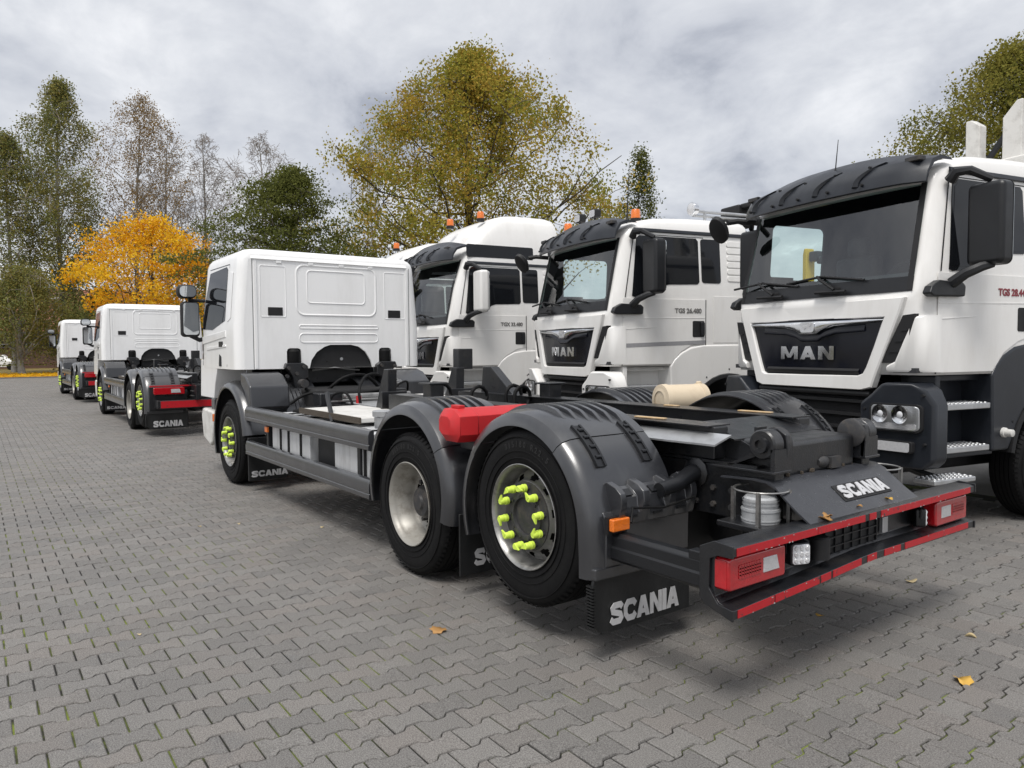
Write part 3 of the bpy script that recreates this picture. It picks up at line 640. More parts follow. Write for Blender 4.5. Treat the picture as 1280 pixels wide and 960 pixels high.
        for yc in (.625, .81, 1.0): q.prism([(-.614, .858), (-.575, .884), (-.571, .880), (-.610, .853)], 'y', s*(yc-.025), s*(yc+.025)); q.bx(-.634, -.624, s*(yc-.035), s*(yc+.035), .742, .756)
        q.obj('carrier_slot', 'plasticdark', bx_)['kind'] = 'stuff'
        MB().tube([(-.60, s*.46, .92), (-.62, s*.55, .915), (-.63, s*.66, .875), (-.63, s*.8, .86)], [.05, .046, .042, .04], 12).obj('fender_tube', 'plasticdark', T)
        MB().lathe([(.455, .085), (.475, .085), (.49, .06)], (-.60, 0, .92), 'y', 10, sgn=s).obj('tube_flange', 'chassis', T)
        # side guard
        for z0, z1 in ((.81, .985), (.42, .595)):
            m = MB().prism([(s*1.20, z0), (s*1.235, z0+.015), (s*1.235, z0+.05), (s*1.228, z0+.055), (s*1.235, z0+.06), (s*1.235, z1-.05), (s*1.22, z1-.01), (s*1.19, z1), (s*1.18, z1-.01), (s*1.18, z0)], 'x', 2.02, 5.27); m.obj('side_guard', 'plastic', T, bev=.004)
        for x in (2.3, 4.62): MB().bx(x-.03, x+.03, s*1.12, s*1.19, .46, .97).obj('guard_post', 'plasticdark', T, bev=.005)
        MB().bx(4.56, 4.64, s*1.19, s*1.215, .74, .80).obj('side_marker', 'amber', T, bev=.006)
        # tanks
        for x0, x1 in ((3.45, 4.52), (2.12, 2.85)):
            tk = MB().prism(rrect(s*.88-.29, s*.88+.29, .46, .95, .07, 4), 'x', x0, x1).obj('fuel_tank' if x0 > 3 else 'battery_box', 'tank', T, bev=.012)
            for f in ((.20, .52, .74) if x0 > 3 else (.12, )):
                xs = x0+(x1-x0)*f; o_ = rrect(s*.88-.30, s*.88+.30, .45, .96, .075, 4); i_ = rrect(s*.88-.285, s*.88+.285, .465, .945, .065, 4)
                n = len(o_); st = MB(); st.add([(xs+dx, *p) for dx in (-.02, .02) for p in o_+i_], [(i, (i+1) % n, n*2+(i+1) % n, n*2+i) for i in range(n)]+[(i, (i+1) % n, n+(i+1) % n, n+i) for i in range(n)]+[(n*2+i, n*2+(i+1) % n, n*3+(i+1) % n, n*3+i) for i in range(n)])
                st.obj('tank_strap', 'rubber', tk)
        MB().bx(2.88, 3.42, s*.6, s*1.1, .5, .9).obj('side_box', 'black', T, bev=.02)
    return T
def deck_details(T):
    # service deck between cab and rear axles
    p = MB().bx(2.55, 3.95, .42, 1.06, .985, 1.03).obj('deck_plate', 'dirty_white', T, bev=.01)
    MB().bx(2.53, 3.97, 1.055, 1.075, .98, 1.035).obj('plate_edge', 'rustsoil', p)
    MB().lathe([(.97, .075), (1.06, .075), (1.07, .09), (1.11, .09), (1.115, .08)], (2.22, 1.0, 0), 'z', 20).obj('filler_cap', 'alu', T)
    MB().tube([(3.1, 1.08, .95), (3.2, 1.05, 1.03), (3.45, .98, 1.16), (3.5, .96, 1.2)], .022).obj('hand_strap', 'plasticdark', T)
    MB().tube([(4.2, .95, .96), (4.05, .9, 1.01), (3.95, .85, 1.03)], .02).obj('hose', 'rubber', T)
    MB().tube([(4.45, .95, .955), (4.3, .9, .99), (4.2, .8, 1.0)], .025).obj('hose', 'rubber', T)
    MB().bx(3.0, 4.6, -.30, .30, .995, 1.02).obj('deck_plate', 'alu', T, bev=.008)
    MB().bx(3.2, 4.4, -.62, -.30, 1.0, 1.09).obj('deck_box', 'dirty_white', T, bev=.01)
    for x, y, z in ((4.75, .45, 1.05), (5.1, -.55, 1.05), (4.9, -.1, 1.0)): MB().bx(x-.12, x+.12, y-.14, y+.14, z-.1, z+.08).obj('valve_block', 'chassis', T, bev=.02)
    MB().cyl((4.55, -.5, 1.09), (4.55, .35, 1.09), .028).cyl((4.65, -.45, 1.03), (4.65, .5, 1.03), .022).obj('pipe', 'steel', T)
    for pts, r_ in (([(4.3, .25, 1.0), (4.35, .24, 1.18), (4.55, .05, 1.32), (4.7, -.2, 1.30), (4.8, -.35, 1.1)], .017), ([(4.6, -.2, 1.05), (4.55, -.35, 1.20), (4.7, -.55, 1.22), (4.9, -.65, 1.05)], .013),
                    ([(4.5, .55, 1.0), (4.45, .5, 1.12), (4.3, .42, 1.14), (4.2, .38, 1.0)], .014), ([(5.2, .3, 1.1), (5.1, .1, 1.28), (5.15, -.2, 1.3), (5.2, -.4, 1.15)], .02),
                    ([(5.3, .5, 1.15), (5.05, .45, 1.05), (4.8, .3, 1.0)], .02), ([(5.3, -.5, 1.2), (5.0, -.45, 1.1), (4.7, -.4, 1.02)], .018), ([(5.0, .8, 1.0), (4.9, .6, 1.12), (4.8, .2, 1.1), (4.9, -.3, 1.12)], .016)):
        q = [Vector(a) for a in pts]; sm = []
        for i in range(len(q)-1):
            for k in range(4):
                t = k/4; p0, p1, p2, p3 = q[max(i-1, 0)], q[i], q[i+1], q[min(i+2, len(q)-1)]
                sm.append(.5*((2*p1)+(p2-p0)*t+(2*p0-5*p1+4*p2-p3)*t*t+(3*p1-p0-3*p2+p3)*t**3))
        MB().tube(sm+[q[-1]], r_, 8).obj('hose', 'rubber', T)
    MB().cyl((4.35, .25, .98), (4.35, .25, 1.1), .03).obj('coupling', 'redplastic', T)
    MB().lathe([(-.06, .05), (.06, .05)], (5.25, .55, 1.22), 'x', 12).obj('coupling', 'hub', T); MB().lathe([(-.03, .03), (.03, .03)], (5.2, -.7, 1.2), 'x', 12).obj('coupling', 'alu', T)
    # front supports of the swap frame
    for y in (.30, -.50):
        MB().prism([(3.62, 1.0), (3.34, 1.0), (3.32, 1.42), (3.42, 1.42)], 'y', y, y+.10).obj('frame_post', 'chassis', T, bev=.008)
        MB().bx(3.30, 3.34, y-.10, y+.18, 1.0, 1.20).obj('frame_gusset', 'chassis', T, bev=.006)
    MB().bx(3.34, 3.46, -.62, -.44, 1.40, 1.62).obj('stop_plate', 'chassis', T, bev=.01)
    for y, x in ((-.42, 2.62),): MB().prism([(x-.35, 1.18), (x+.20, 1.18), (x+.16, 1.44), (x+.02, 1.44)], 'y', y-.05, y+.05).obj('frame_post', 'chassis', T, bev=.008)
    for y, x in ((.36, 2.50), (-.42, 1.78)):
        MB().bx(x-.07, x+.07, y-.07, y+.07, 1.18, 1.30).bx(x-.10, x+.10, y-.10, y+.10, 1.30, 1.315).obj('lock_block', 'chassis', T, bev=.006)
    for x, y in ((2.75, .1), (2.2, .05), (2.15, -.3), (1.95, -.25)): MB().tube([(x, y, 1.02)]+[(x+.02, y-.09*math.cos(R(a)), 1.18+.10*math.sin(R(a))) for a in range(0, 181, 30)]+[(x, y+.09, 1.02)], .017, 8).obj('hose', 'rubber', T)
def red_box(T):
    # hinged extinguisher box lying across the gap between the two rear fenders
    c = [(.735, 1.02), (.80, 1.02), (.875, 1.07), (.875, 1.19), (.82, 1.235), (.69, 1.235), (.62, 1.19), (.62, 1.07), (.66, 1.02)]
    m = MB(); cx, cz = .75, 1.13
    rings = []
    for y, s in ((1.295, .55), (1.255, .97), (1.20, 1.0), (1.12, 1.0), (1.115, .95), (.60, .80), (.595, .7)):
        rings.append([(cx+(x-cx)*s, y, cz+(z-cz)*s+(.0 if y > 1.11 else .015)) for x, z in c])
    m.loft(rings); b = m.obj('extinguisher_box', 'redplastic', T, bev=.004)
    MB().bx(.70, .80, 1.17, 1.215, 1.235, 1.255).obj('box_latch', 'redplastic', b, bev=.004)
    MB().bx(.64, .86, 1.117, 1.13, 1.01, 1.02).obj('box_clasp', 'plasticdark', b)
    MB().bx(.66, .84, .7, 1.12, .96, 1.01).obj('box_bracket', 'chassis', b, bev=.006)
def led_cell(m, y, z, x): m.lathe([(x-.003, .011), (x+.004, .008)], (0, y, z), 'x', 8)
def rear_lamp(T, y0, y1, z0, z1, xo, s):
    P = rrect(y0, y1, z0, z1, .018, 3)
    b = MB().prism(P, 'x', xo, xo+.09).obj('tail_lamp', 'redlens', T, bev=.012)
    yi = y0 if s > 0 else y1
    o = (y1-y0)
    wy0, wy1 = (y0+o*.13, y0+o*.42) if s > 0 else (y1-o*.45, y1-o*.16)
    MB().prism([(wy0, z0+.045), (wy0+.02*(s > 0), z1-.035), (wy1, z1-.035), (wy1, z0+.045)], 'x', xo-.004, xo+.003).obj('reversing_lens', 'clearlens', b, bev=.003)
    ry0, ry1 = (y0+o*.46, y0+o*.84) if s > 0 else (y1-o*.88, y1-o*.5)
    m = MB()
    for i in range(9):
        for j in range(4): led_cell(m, ry0+(ry1-ry0)*(i+.5)/9, z0+.05+(z1-z0-.09)*(j+.5)/4, xo)
    m.obj('reflector_cells', 'redlens', b)['kind'] = 'stuff'
    yo = y1 if s > 0 else y0
    MB().bx(xo+.012, xo+.080, min(yo+s*.004, yo-s*.03), max(yo+s*.004, yo-s*.03), z0+.012, z1-.012).obj('side_lens', 'redlens', b, bev=.003)
def work_lamp(T, y, z, x, ry):
    e = MB().prism(rrect(-.055, .055, -.055, .055, .018, 3), 'x', -.01, .045).obj('work_lamp', 'plasticdark', T, bev=.008, loc=(x, y, z)); e.rotation_euler = (0, 0, ry)
    MB().prism(rrect(-.047, .047, -.047, .047, .014, 3), 'x', -.016, -.008).obj('lamp_lens', 'whitelens', e, bev=.003)
    m = MB()
    for i in range(3):
        for j in range(3): m.lathe([(-.021, .009), (-.014, .014)], (0, -.03+.03*i, -.03+.03*j), 'x', 8)
    m.obj('lamp_cells', 'clearlens', e)['kind'] = 'stuff'
    MB().tube([(.02, -.06, 0), (.02, -.062, .05), (.02, 0, .085), (.02, .062, .05), (.02, .06, 0)], .007, 6).cyl((.02, 0, .08), (.02, 0, .12), .012, 8).obj('lamp_bracket', 'plasticdark', e)
def caged_beacon(T, x, y, z):
    b = MB().lathe([(0, .095), (.07, .095), (.072, .088), (.12, .085), (.13, .075), (.133, .01)], (x, y, z), 'z', 28)
    for zr in (.012, .058, .088, .108): b.lathe([(zr, .09), (zr, .098-.07*(zr > .07)*.1), (zr+.006, .098-.07*(zr > .07)*.1), (zr+.006, .09)], (x, y, z), 'z', 28, caps=False)
    b = b.obj('beacon', 'beaconlens', T)
    m = MB(); 
    for zz in (z+.165,): m.tube([(x+.135*math.cos(R(a)), y+.135*math.sin(R(a)), zz) for a in range(0, 361, 15)], .0055, 6, caps=False)
    for a in (0, 90, 180, 270): m.bx(x+.135*math.cos(R(a+30))-.009, x+.135*math.cos(R(a+30))+.009, y+.135*math.sin(R(a+30))-.009, y+.135*math.sin(R(a+30))+.009, z-.02, z+.168)
    m.obj('beacon_cage', 'steel', b)
    MB().bx(x-.16, x+.16, y-.15, y+.15, z-.03, z).obj('beacon_plate', 'chassis', b, bev=.006)
def rear_near(T):
    deck_details(T); red_box(T)
    # rear end of the swap frame: rollers, cross box, sloped cover
    for s in (1, -1):
        a, b = sorted((s*.36, s*.46)); yc = s*.41
        q = MB().prism([(-.74, .985), (-1.12, .985), (-1.13, 1.10), (-1.12, 1.17), (-1.07, 1.20), (-1.0, 1.19), (-.97, 1.12), (-.98, 1.05)], 'y', s*.36, s*.40).obj('roller_plate', 'chassis', T, bev=.006)
        MB().bx(-1.125, -1.10, s*.36, s*.50, .985, 1.10).obj('roller_web', 'chassis', T)
        MB().prism([(-.80, .985), (-.83, .985), (-1.06, 1.08), (-1.06, 1.11)], 'y', s*.40, s*.47).obj('roller_strut', 'chassis', T)
        MB().bx(-1.13, -.74, s*.36, s*.52, .975, .99).obj('roller_base', 'chassis', T, bev=.004)
        r = MB().lathe([(.40, .06), (.42, .078), (.49, .078), (.50, .07), (.50, .045), (.52, .042), (.52, .026), (.505, .024), (.505, .012)], (-1.045, 0, 1.12), 'y', 28, sgn=s).obj('roller', 'chassis', T)
        MB().lathe([(.340, .07), (.348, .082), (.39, .082)], (-1.045, 0, 1.12), 'y', 28, sgn=s).obj('roller_ring', 'hub', r)
        MB().prism([(-.45, 1.0), (-1.06, 1.0), (-1.06, 1.02), (-.66, 1.17), (-.45, 1.18)], 'y', s*.335, s*.36).obj('frame_side', 'chassis', T, bev=.004)
    MB().bx(-1.07, -.80, -.355, .355, .93, 1.12).obj('cross_box', 'chassis', T, bev=.03, seg=3)
    MB().add([(-.50, -.42, 1.186), (-.50, .42, 1.186), (-.82, .42, 1.12), (-.82, -.42, 1.12), (-.50, -.42, 1.176), (-.50, .42, 1.176), (-.82, .42, 1.11), (-.82, -.42, 1.11)], [(0, 1, 2, 3), (4, 5, 6, 7), (2, 3, 7, 6)]).obj('cover_sheet', 'chassis', T, smooth=0)
    MB().bx(-.98, -.96, .36, .44, 1.10, 1.20).obj('stop_lug', 'chassis', T)
    prof = [(-.82, .935), (-1.02, .945), (-1.10, .94), (-1.155, .915), (-1.20, .875), (-1.27, .82), (-1.345, .77)]
    m = MB(); m.loft([[(x, y*(1+.12*k/6), z) for x, z in prof]+[(x+.004, y*(1+.12*k/6), z-.008) for x, z in prof[::-1]] for y in (-.50, -.25, 0, .25, .50) for k in (3,)]); m.obj('rear_cover', 'cover', T, smooth=30)
    MB().prism([(-.47, .0), (0, 0)]+[(0, .0)], 'x', 0, 0) if False else None
    n_ = Vector((-.62, 0, .78)); u_ = Vector((.78, 0, .62))
    c_ = Vector((-1.235, -.13, .848))
    sg = MB().bx(-.235, .235, -.055, .055, -.004, .006).obj('name_plate', 'black', T, bev=.004)
    r_ = Vector((0, -1, 0)); up_ = (Vector((.07, 0, .055))).normalized()
    sg.matrix_local = Matrix.Translation(c_) @ Matrix((r_, up_, r_.cross(up_))).transposed().to_4x4()
    letters_on(T, 'SCANIA', .085, .44, c_+r_.cross(up_)*.008, r_, up_, bold=.03, ex=.005)
    MB().lathe([(-.05, .025), (.0, .035), (.03, .03), (.05, .02)], (-1.06, -.03, .985), 'y', 16).bx(-1.10, -1.02, -.16, -.06, .95, 1.01).obj('coupling_head', 'hub', T)
    mm = MB()
    for k in range(70):
        x = random.uniform(-1.08, -.84); y = random.uniform(-.45, .35); z = .955; s = random.uniform(.004, .014); mm.bx(x-s, x+s, y-s, y+s, z-.012, z+s*.5, rot=Matrix.Rotation(random.random()*3, 3, 'Z'))
    for k in range(50):
        t = random.random(); x = -1.045+.10*math.cos(t*6.28)*random.random(); pass
    mm.obj('grime', 'rustsoil', T)['kind'] = 'stuff'
    # rear under-run bumper: bent channel
    def chan(y, drop):
        zt = .76; zb = .53-drop
        return [(-1.255, zt+.012), (-1.345, zt+.012), (-1.372, zt+.004), (-1.372, zt-.035), (-1.345, zt-.035), (-1.30, zt-.035), (-1.275, zt-.05), (-1.275, zb+.06), (-1.30, zb+.035), (-1.372, zb+.018), (-1.372, zb-.022), (-1.345, zb-.022), (-1.25, zb+.02), (-1.235, zb+.05), (-1.25, zt-.03)]
    ys = [1.15, .6, .08, -.02, -.6, -1.18]; dr = [.055, .03, .0, -.004, 0, .0]
    m = MB(); m.loft([[(x, y, z) for x, z in chan(y, d_)] for y, d_ in zip(ys, dr)]); bp = m.obj('rear_bumper', 'chassis', T, bev=.004, smooth=25)
    for s, y in ((1, 1.15), (-1, -1.18)):
        MB().prism([(-1.20, .745), (-1.28, .782), (-1.376, .775), (-1.376, .722), (-1.30, .72), (-1.256, .70), (-1.252, .57), (-1.30, .53 if s < 0 else .51), (-1.378, .55 if s < 0 else .50), (-1.378, .505 if s < 0 else .45), (-1.23, .49), (-1.20, .52)], 'y', y, y+s*.014).obj('bumper_end', 'chassis', bp, bev=.003)
    # red tape on both lips, worn off in places
    def tape(segs, zf):
        for ya, yb in segs:
            za, zb = zf(ya), zf(yb)
            MB().add([(-1.3745, ya, za), (-1.3745, yb, zb), (-1.3745, yb, zb+.034), (-1.3745, ya, za+.034), (-1.371, ya, za), (-1.371, yb, zb), (-1.371, yb, zb+.034), (-1.371, ya, za+.034)], [(0, 1, 2, 3), (0, 1, 5, 4), (2, 3, 7, 6), (1, 2, 6, 5), (3, 0, 4, 7)]).obj('red_tape', 'redtape', bp, smooth=0)
    tape([(1.13, .52), (.515, .09), (.045, -.02), (-.07, -.62), (-.622, -1.12)], lambda y: .7275)
    zl = lambda y: .512-np.interp(-y, [-1.15, -.6, -.08, .02], [.055, .03, .0, -.004])
    tape([(1.12, .86), (.85, .50), (.485, .40), (.38, .12), (.06, -.03), (-.11, -.28), (-.33, -1.10)], zl)
    ch = MB()
    for k in range(46):
        y = random.uniform(-1.12, 1.12); top = random.random() < .5; z = (.7275 if top else float(zl(y)))+random.choice((.0, .001, .030, .033, random.uniform(0, .03))); s = random.uniform(.003, .010); h_ = random.uniform(.002, .005)
        ch.add([(-1.3752, y+s*math.cos(a)*random.uniform(.6, 1.2), z+h_*math.sin(a)*random.uniform(.6, 1.3)) for a in (0, 1, 2, 3, 4, 5)], [(0, 1, 2, 3, 4, 5)])
    ch.obj('paint_chips', 'chip', bp, smooth=0)['kind'] = 'stuff'
    rear_lamp(T, .73, 1.145, .565, .712, -1.345, 1)
    rear_lamp(T, -1.15, -.75, .565, .712, -1.345, -1)
    work_lamp(T, .615, .645, -1.34, -.35); work_lamp(T, -.62, .645, -1.32, .75)
    MB().bx(-1.295, -1.27, -.18, .32, .575, .70).obj('number_plate_holder', 'black', T, bev=.006)
    m = MB()
    for i in range(6): m.bx(-1.305, -1.29, -.16+.08*i, -.155+.08*i, .58, .695)
    for z in (.61, .655): m.bx(-1.304, -1.29, -.17, .31, z, z+.006)
    m.obj('plate_grid', 'plasticdark', T)
    MB().lathe([(.58, .05), (.68, .05), (.69, .04)], (-1.31, .40, 0), 'z', 16).obj('reservoir', 'black', T)
    MB().bx(-1.30, -1.275, -.29, -.235, .60, .69).obj('socket_plate', 'alu', T, bev=.006)
    caged_beacon(T, -1.06, .52, .735); caged_beacon(T, -1.06, -.60, .735)
    # side arms carrying the bumper
    for s in (1, -1):
        MB().prism([(s*1.03, .53), (s*1.03, .665), (s*1.05, .675), (s*1.10, .675), (s*1.12, .66), (s*1.12, .61), (s*1.128, .60), (s*1.128, .545), (s*1.11, .53)], 'x', -1.24, -.58).obj('bumper_arm', 'plasticdark', T, bev=.006)
        MB().bx(-.622, -.60, s*1.10-.068, s*1.10+.068, .672, .762).obj('marker_base', 'black', T)
        MB().bx(-.655, -.62, s*1.10-.06, s*1.10+.06, .69, .755).obj('side_marker', 'amber', T, bev=.008)
        MB().bx(-1.17, -1.10, s*1.09-.03, s*1.09+.03, .655, .70).obj('arm_lamp', 'plasticdark', T, bev=.006)
        MB().lathe([(-1.176, .018), (-1.168, .018)], (0, s*1.09, .678), 'x', 12).obj('arm_lamp_lens', 'amber', T)
        MB().tube([(-1.17, s*1.09, .67), (-1.22, s*1.08, .65), (-1.25, s*1.05, .60)], .012, 6).obj('hose', 'rubber', T)
        MB().tube([(-.70, s*1.08, .74), (-.66, s*1.03, .80), (-.665, s*.8, .775), (-.66, s*.55, .80)], .006, 6).obj('cable', 'rubber', T)
        MB().bx(-1.20, -.9, s*.40, s*.46, .55, .72).obj('bumper_bracket', 'chassis', T, bev=.01)
    MB().prism(rrect(.10, .50, .36, .72, .05), 'x', -.52, -.30).obj('air_tank', 'black', T, bev=.02)
    MB().lathe([(-.62, .02), (-.6, .13), (.25, .13), (.27, .02)], (-.62, 0, .60), 'y', 20).obj('air_tank', 'chassis', T)
    # step plate on an arm beside the bumper, right-hand side
def rear_far(T):
    deck_details(T)
    for s in (1, -1):
        lm = MB().prism(rrect(s*.85-.27, s*.85+.27, .80, .93, .02), 'x', -.72, -.64).obj('tail_lamp', 'redlens', T, bev=.01)
        MB().prism([(s*.72-.07, .83), (s*.72-.05, .90), (s*.72+.10, .90), (s*.72+.10, .83)], 'x', -.726, -.716).obj('reversing_lens', 'clearlens', lm)
        MB().bx(-.71, -.64, s*.85-.45, s*.85+.33, .945, .97).obj('red_strip', 'redtape', T)
        MB().prism([(-.56, .50), (-.62, .50), (-.64, .80), (-.60, .94), (-.54, .94)], 'y', s*.55, s*1.18).obj('lamp_panel', 'plasticdark', T, bev=.01)
    m = MB().bx(-.98, -.86, -1.06, 1.06, .55, .70).obj('rear_bumper', 'chassis', T, bev=.01)
    MB().bx(-.986, -.979, -1.05, 1.05, .565, .69).obj('red_tape', 'redtape', m)
    for s in (1, -1): MB().bx(-.95, -.6, s*1.04, s*1.10, .55, .70).obj('bumper_arm', 'chassis', T, bev=.01)
    MB().bx(-.92, -.80, -.3, .0, .72, .86).obj('socket_box', 'dirty_white', T, bev=.01)
SKIP = ()
T1 = scania('near')
T2 = copy_tree(T1); T3 = None
T2.location = (12.35, -.10, 0); T2.rotation_euler = (0, 0, R(-.6))
rear_far(T2)
T3 = copy_tree(T2); T3.location = (23.9, -.22, 0); T3.rotation_euler = (0, 0, R(-.1))
rear_near(T1)
T1['label'] = 'white short-cab chassis truck with red box between its fenders and red-taped bent rear bumper'
T2['label'] = 'white short-cab chassis truck with one straight red bar low on its rear'
T3['label'] = 'white short-cab chassis truck at the head of its file, by the leaf-strewn verge'
for t_ in (T1, T2, T3): t_['category'] = 'truck'; t_['group'] = 'chassis trucks parked in file'
# loose things lying on the truck
can = thing('canister', 'beige plastic canister lying on the dark fender of the chassis truck', 'canister', (.55, -.74, 1.215), R(-104))
MB().lathe([(-.20, .095), (-.195, .118), (-.15, .122), (-.145, .115), (.14, .115), (.145, .122), (.19, .118), (.205, .09), (.205, .001)], (0, 0, 0), 'x', 36).lathe([(-.206, .068), (-.198, .098)], (0, 0, 0), 'x', 36, caps=False).obj('body', 'beige', can, smooth=40)
MB().lathe([(.105, .024), (.132, .022), (.136, .015)], (.16, 0, 0), 'z', 14).obj('spout', 'beige', can)
for i, (x, y, l_, rz, lab) in enumerate(((-.20, .41, .22, .12, 'short wooden lath lying on the near frame rail'), (-.35, -.42, .24, .10, 'short pale wooden lath lying on the far frame rail'), (.35, -.40, .12, .2, 'splinter of wood lying on the frame rail by the beige canister'))):
    o = MB().bx(-l_/2, l_/2, -.018, .018, 0, .008).obj('wooden_lath', 'wood', bev=.002, loc=(x, y, 1.190)); o.rotation_euler = (0, 0, rz); tag(o, lab, 'wood')
# ---------------------------------------------------------------- cab-over trucks parked side by side
def man(name, label, loc, rz, W=2.24, tgx=False, paint='cream', bumper='cream', model='', beacons=(), roofz=3.22, stripe=False, mirror='plasticdark', spots=(), body=None, simple=False, chin='white'):
    T = thing(name, label, 'truck', loc, rz, 'cab-over trucks parked side by side')
    h = W/2; e = (W-2.24)/2; XB = -2.28
    zg = 2.95 if not tgx else 3.10
    def sy(z): return h-max(0, z-2.2)*.075
    def xf(z): return np.interp(z, [1.3, 1.95, 2.046, 2.95, 3.06, 3.3, 3.6], [0, 0, -.0, -.20, -.26, -.42, -.62])
    a = .993+e
    def outline(z, k=0., kf=0.):
        w_ = sy(z)-k; f = xf(z)-kf; aa = a-k-.03*max(0, z-2.05); b_ = XB+k*.6
        P = [(f-.066*(y/a)**2, y) for y in (0, .25, .5, .75)]+[(f-.066, aa)]
        x0, y0, x1, y1 = f-.066, aa, f-.30, w_
        for t in (.25, .5, .75): P.append(((1-t)**2*x0+2*t*(1-t)*(x0-.05)+t*t*x1, (1-t)**2*y0+2*t*(1-t)*y1+t*t*y1))
        fx = min(f-.30, -.30); SX = (-.30, -.5, -.9, -1.34, -1.49, -1.75, -2.0, XB+.12)
        P += [(fx if i_ == 0 else (min(x, fx-.02*i_) if z < 3.0 else fx+(x+.30)/(XB+.42)*(b_+.12-fx)), w_) for i_, x in enumerate(SX)]
        P += [(b_+.035, w_-.035), (b_, w_-.12), (b_, .75), (b_, .2), (b_, 0)]
        return P+[(x, -y) for x, y in P[1:-1]][::-1]
    if not tgx: lev = [(1.34, 0, 0), (1.6, 0, 0), (1.95, 0, 0), (2.046, 0, 0), (2.30, 0, 0), (2.6, 0, 0), (2.95, 0, 0), (3.06, 0, 0), (3.13, .012, .05), (3.18, .045, .16), (3.215, .12, .34), (3.24, .32, .6), (3.25, .6, .85)]
    else: lev = [(1.34, 0, 0), (1.6, 0, 0), (1.95, 0, 0), (2.046, 0, 0), (2.30, 0, 0), (2.6, 0, 0), (3.10, 0, 0), (3.18, 0, 0), (3.36, 0.008, .02), (3.58, .03, .10), (3.72, .06, .20), (3.82, .11, .36), (3.875, .22, .58), (3.895, .5, .9)]
    rings = [[(x, y, z+(0 if z < 3.1 else .045*min(1, max(0, -x-.4)))) for x, y in outline(z, k, kf)] for z, k, kf in lev]
    n = len(rings[0]); V = [p for r in rings for p in r]; F = []
    for k in range(len(rings)-1):
        for i in range(n):
            j = (i+1) % n
            front = i < 4 or i >= n-4
            if front and 3 <= k < 6: continue                                    # windscreen opening
            if 4 <= k < 6:
                m0 = (n-i-1)
                if 8 < m0 < 11 and i > n//2: continue                            # far-side door window
            F.append((k*n+i, k*n+j, (k+1)*n+j, (k+1)*n+i))
    F.append(tuple(range((len(rings)-1)*n, len(rings)*n)))
    m = MB().add(V, F); me = m.mesh('cab_shell', [paint, 'interior'], 36)
    sh = link('cab_shell', me, T); so = sh.modifiers.new('wall', 'SOLIDIFY'); so.thickness = .03; so.offset = -1; so.material_offset = 1; so.material_offset_rim = 0
    # glass
    def ws(z, ins=0.): return [(p[0]+.002, p[1]*(1-ins)+0, z) for p in [(xf(z)-.066*(y/a)**2, y) for y in (-.75, -.5, -.25, 0, .25, .5, .75)]]
    rr = []
    for z in (2.046, 2.2, 2.4, 2.6, 2.8, zg+.005):
        aa = a-.03*max(0, z-2.05); ed = xf(z)-.066
        rr.append([(ed-.004, -aa-.012, z)]+ws(z)+[(ed-.004, aa+.012, z)])
    MB().loft(rr, closed=False).obj('windscreen', 'glass', T)
    rr = []
    for z in (2.04, 2.10, 2.165):
        aa = a-.03*max(0, z-2.05); ed = xf(z)-.066
        rr.append([(ed+.001, -aa-.016, z)]+[(x+.004, y, z_) for x, y, z_ in ws(z)]+[(ed+.001, aa+.016, z)])
    MB().loft(rr, closed=False).obj('scuttle', 'plasticdark', T)
    for s in (1, -1):                                                            # black print along the pillars
        rr = []
        for z in (2.05, 2.4, 2.7, zg+.005):
            aa = a-.03*max(0, z-2.05); ed = xf(z)-.066
            rr.append([(ed+.003, s*(aa+.014), z), (ed+.010, s*(aa-.035), z)])
        MB().loft(rr, closed=False, caps=False).obj('windscreen_edge', 'black', T)
    for yc, yd in ((.30, -.42), (-.45, -.5)):                                    # wipers
        x_ = xf(2.1)+.03
        m = MB().lathe([(-.02, .03), (.03, .025)], (x_-.02, yc, 2.10), 'x', 10)
        m.tube([(x_+.02, yc, 2.10), (x_+.02, yc-.16, 2.20), (x_-.01, yc-.22, 2.235)], .013, 6)
        m.tube([(xf(2.19)+.015, yc+.28, 2.165), (xf(2.22)+.015, yc-.2, 2.235), (xf(2.2)+.01, yc-.62, 2.20)], .012, 6)
        m.obj('wiper', 'black', T)
        MB().tube([(x_+.01, yc+.12, 2.075), (x_+.01, yc-.22, 2.085)], .018, 6).obj('wiper_base', 'black', T)
    # sun visor
    zv = zg-.02
    zq = 3.28 if not tgx else 3.46
    rr = []
    for k in range(15):
        y = -(1.05+e)+(2.10+2*e)*k/14; f = abs(y)/(1.05+e); bow = .10*f*f+.22*max(0, f-.80)**1.5*4
        lip = .05*math.sin(max(0, 1-abs(f-.5)*2)*math.pi*.5)
        P = [(.03-bow, zv+.01), (.01-bow, zv+.10), (-.05-bow, zv+.20), (-.15-bow, zv+.29-.05*f), (-.27-bow, zq+.0-.12*f**3), (-.30-bow, zq-.02-.12*f**3), (-.17-bow, zv+.26-.05*f), (-.07-bow, zv+.17), (-.01-bow, zv+.09), (.015-bow, zv)]
        rr.append([(x, y, z) for x, z in P])
    vz = MB().loft(rr).obj('sun_visor', 'mandark', T, smooth=50)
    m = MB(); q = MB()
    for yy in (-.85, -.5, -.15, .2, .55):
        for dz, dx in ((.06, .03), (.22, -.075)): m.lathe([(-.01, .014), (.012, .012)], (dx-.10*(yy/(1.05+e))**2, yy, zv+dz), 'x', 8)
    m.obj('rivet', 'black', vz)['kind'] = 'stuff'
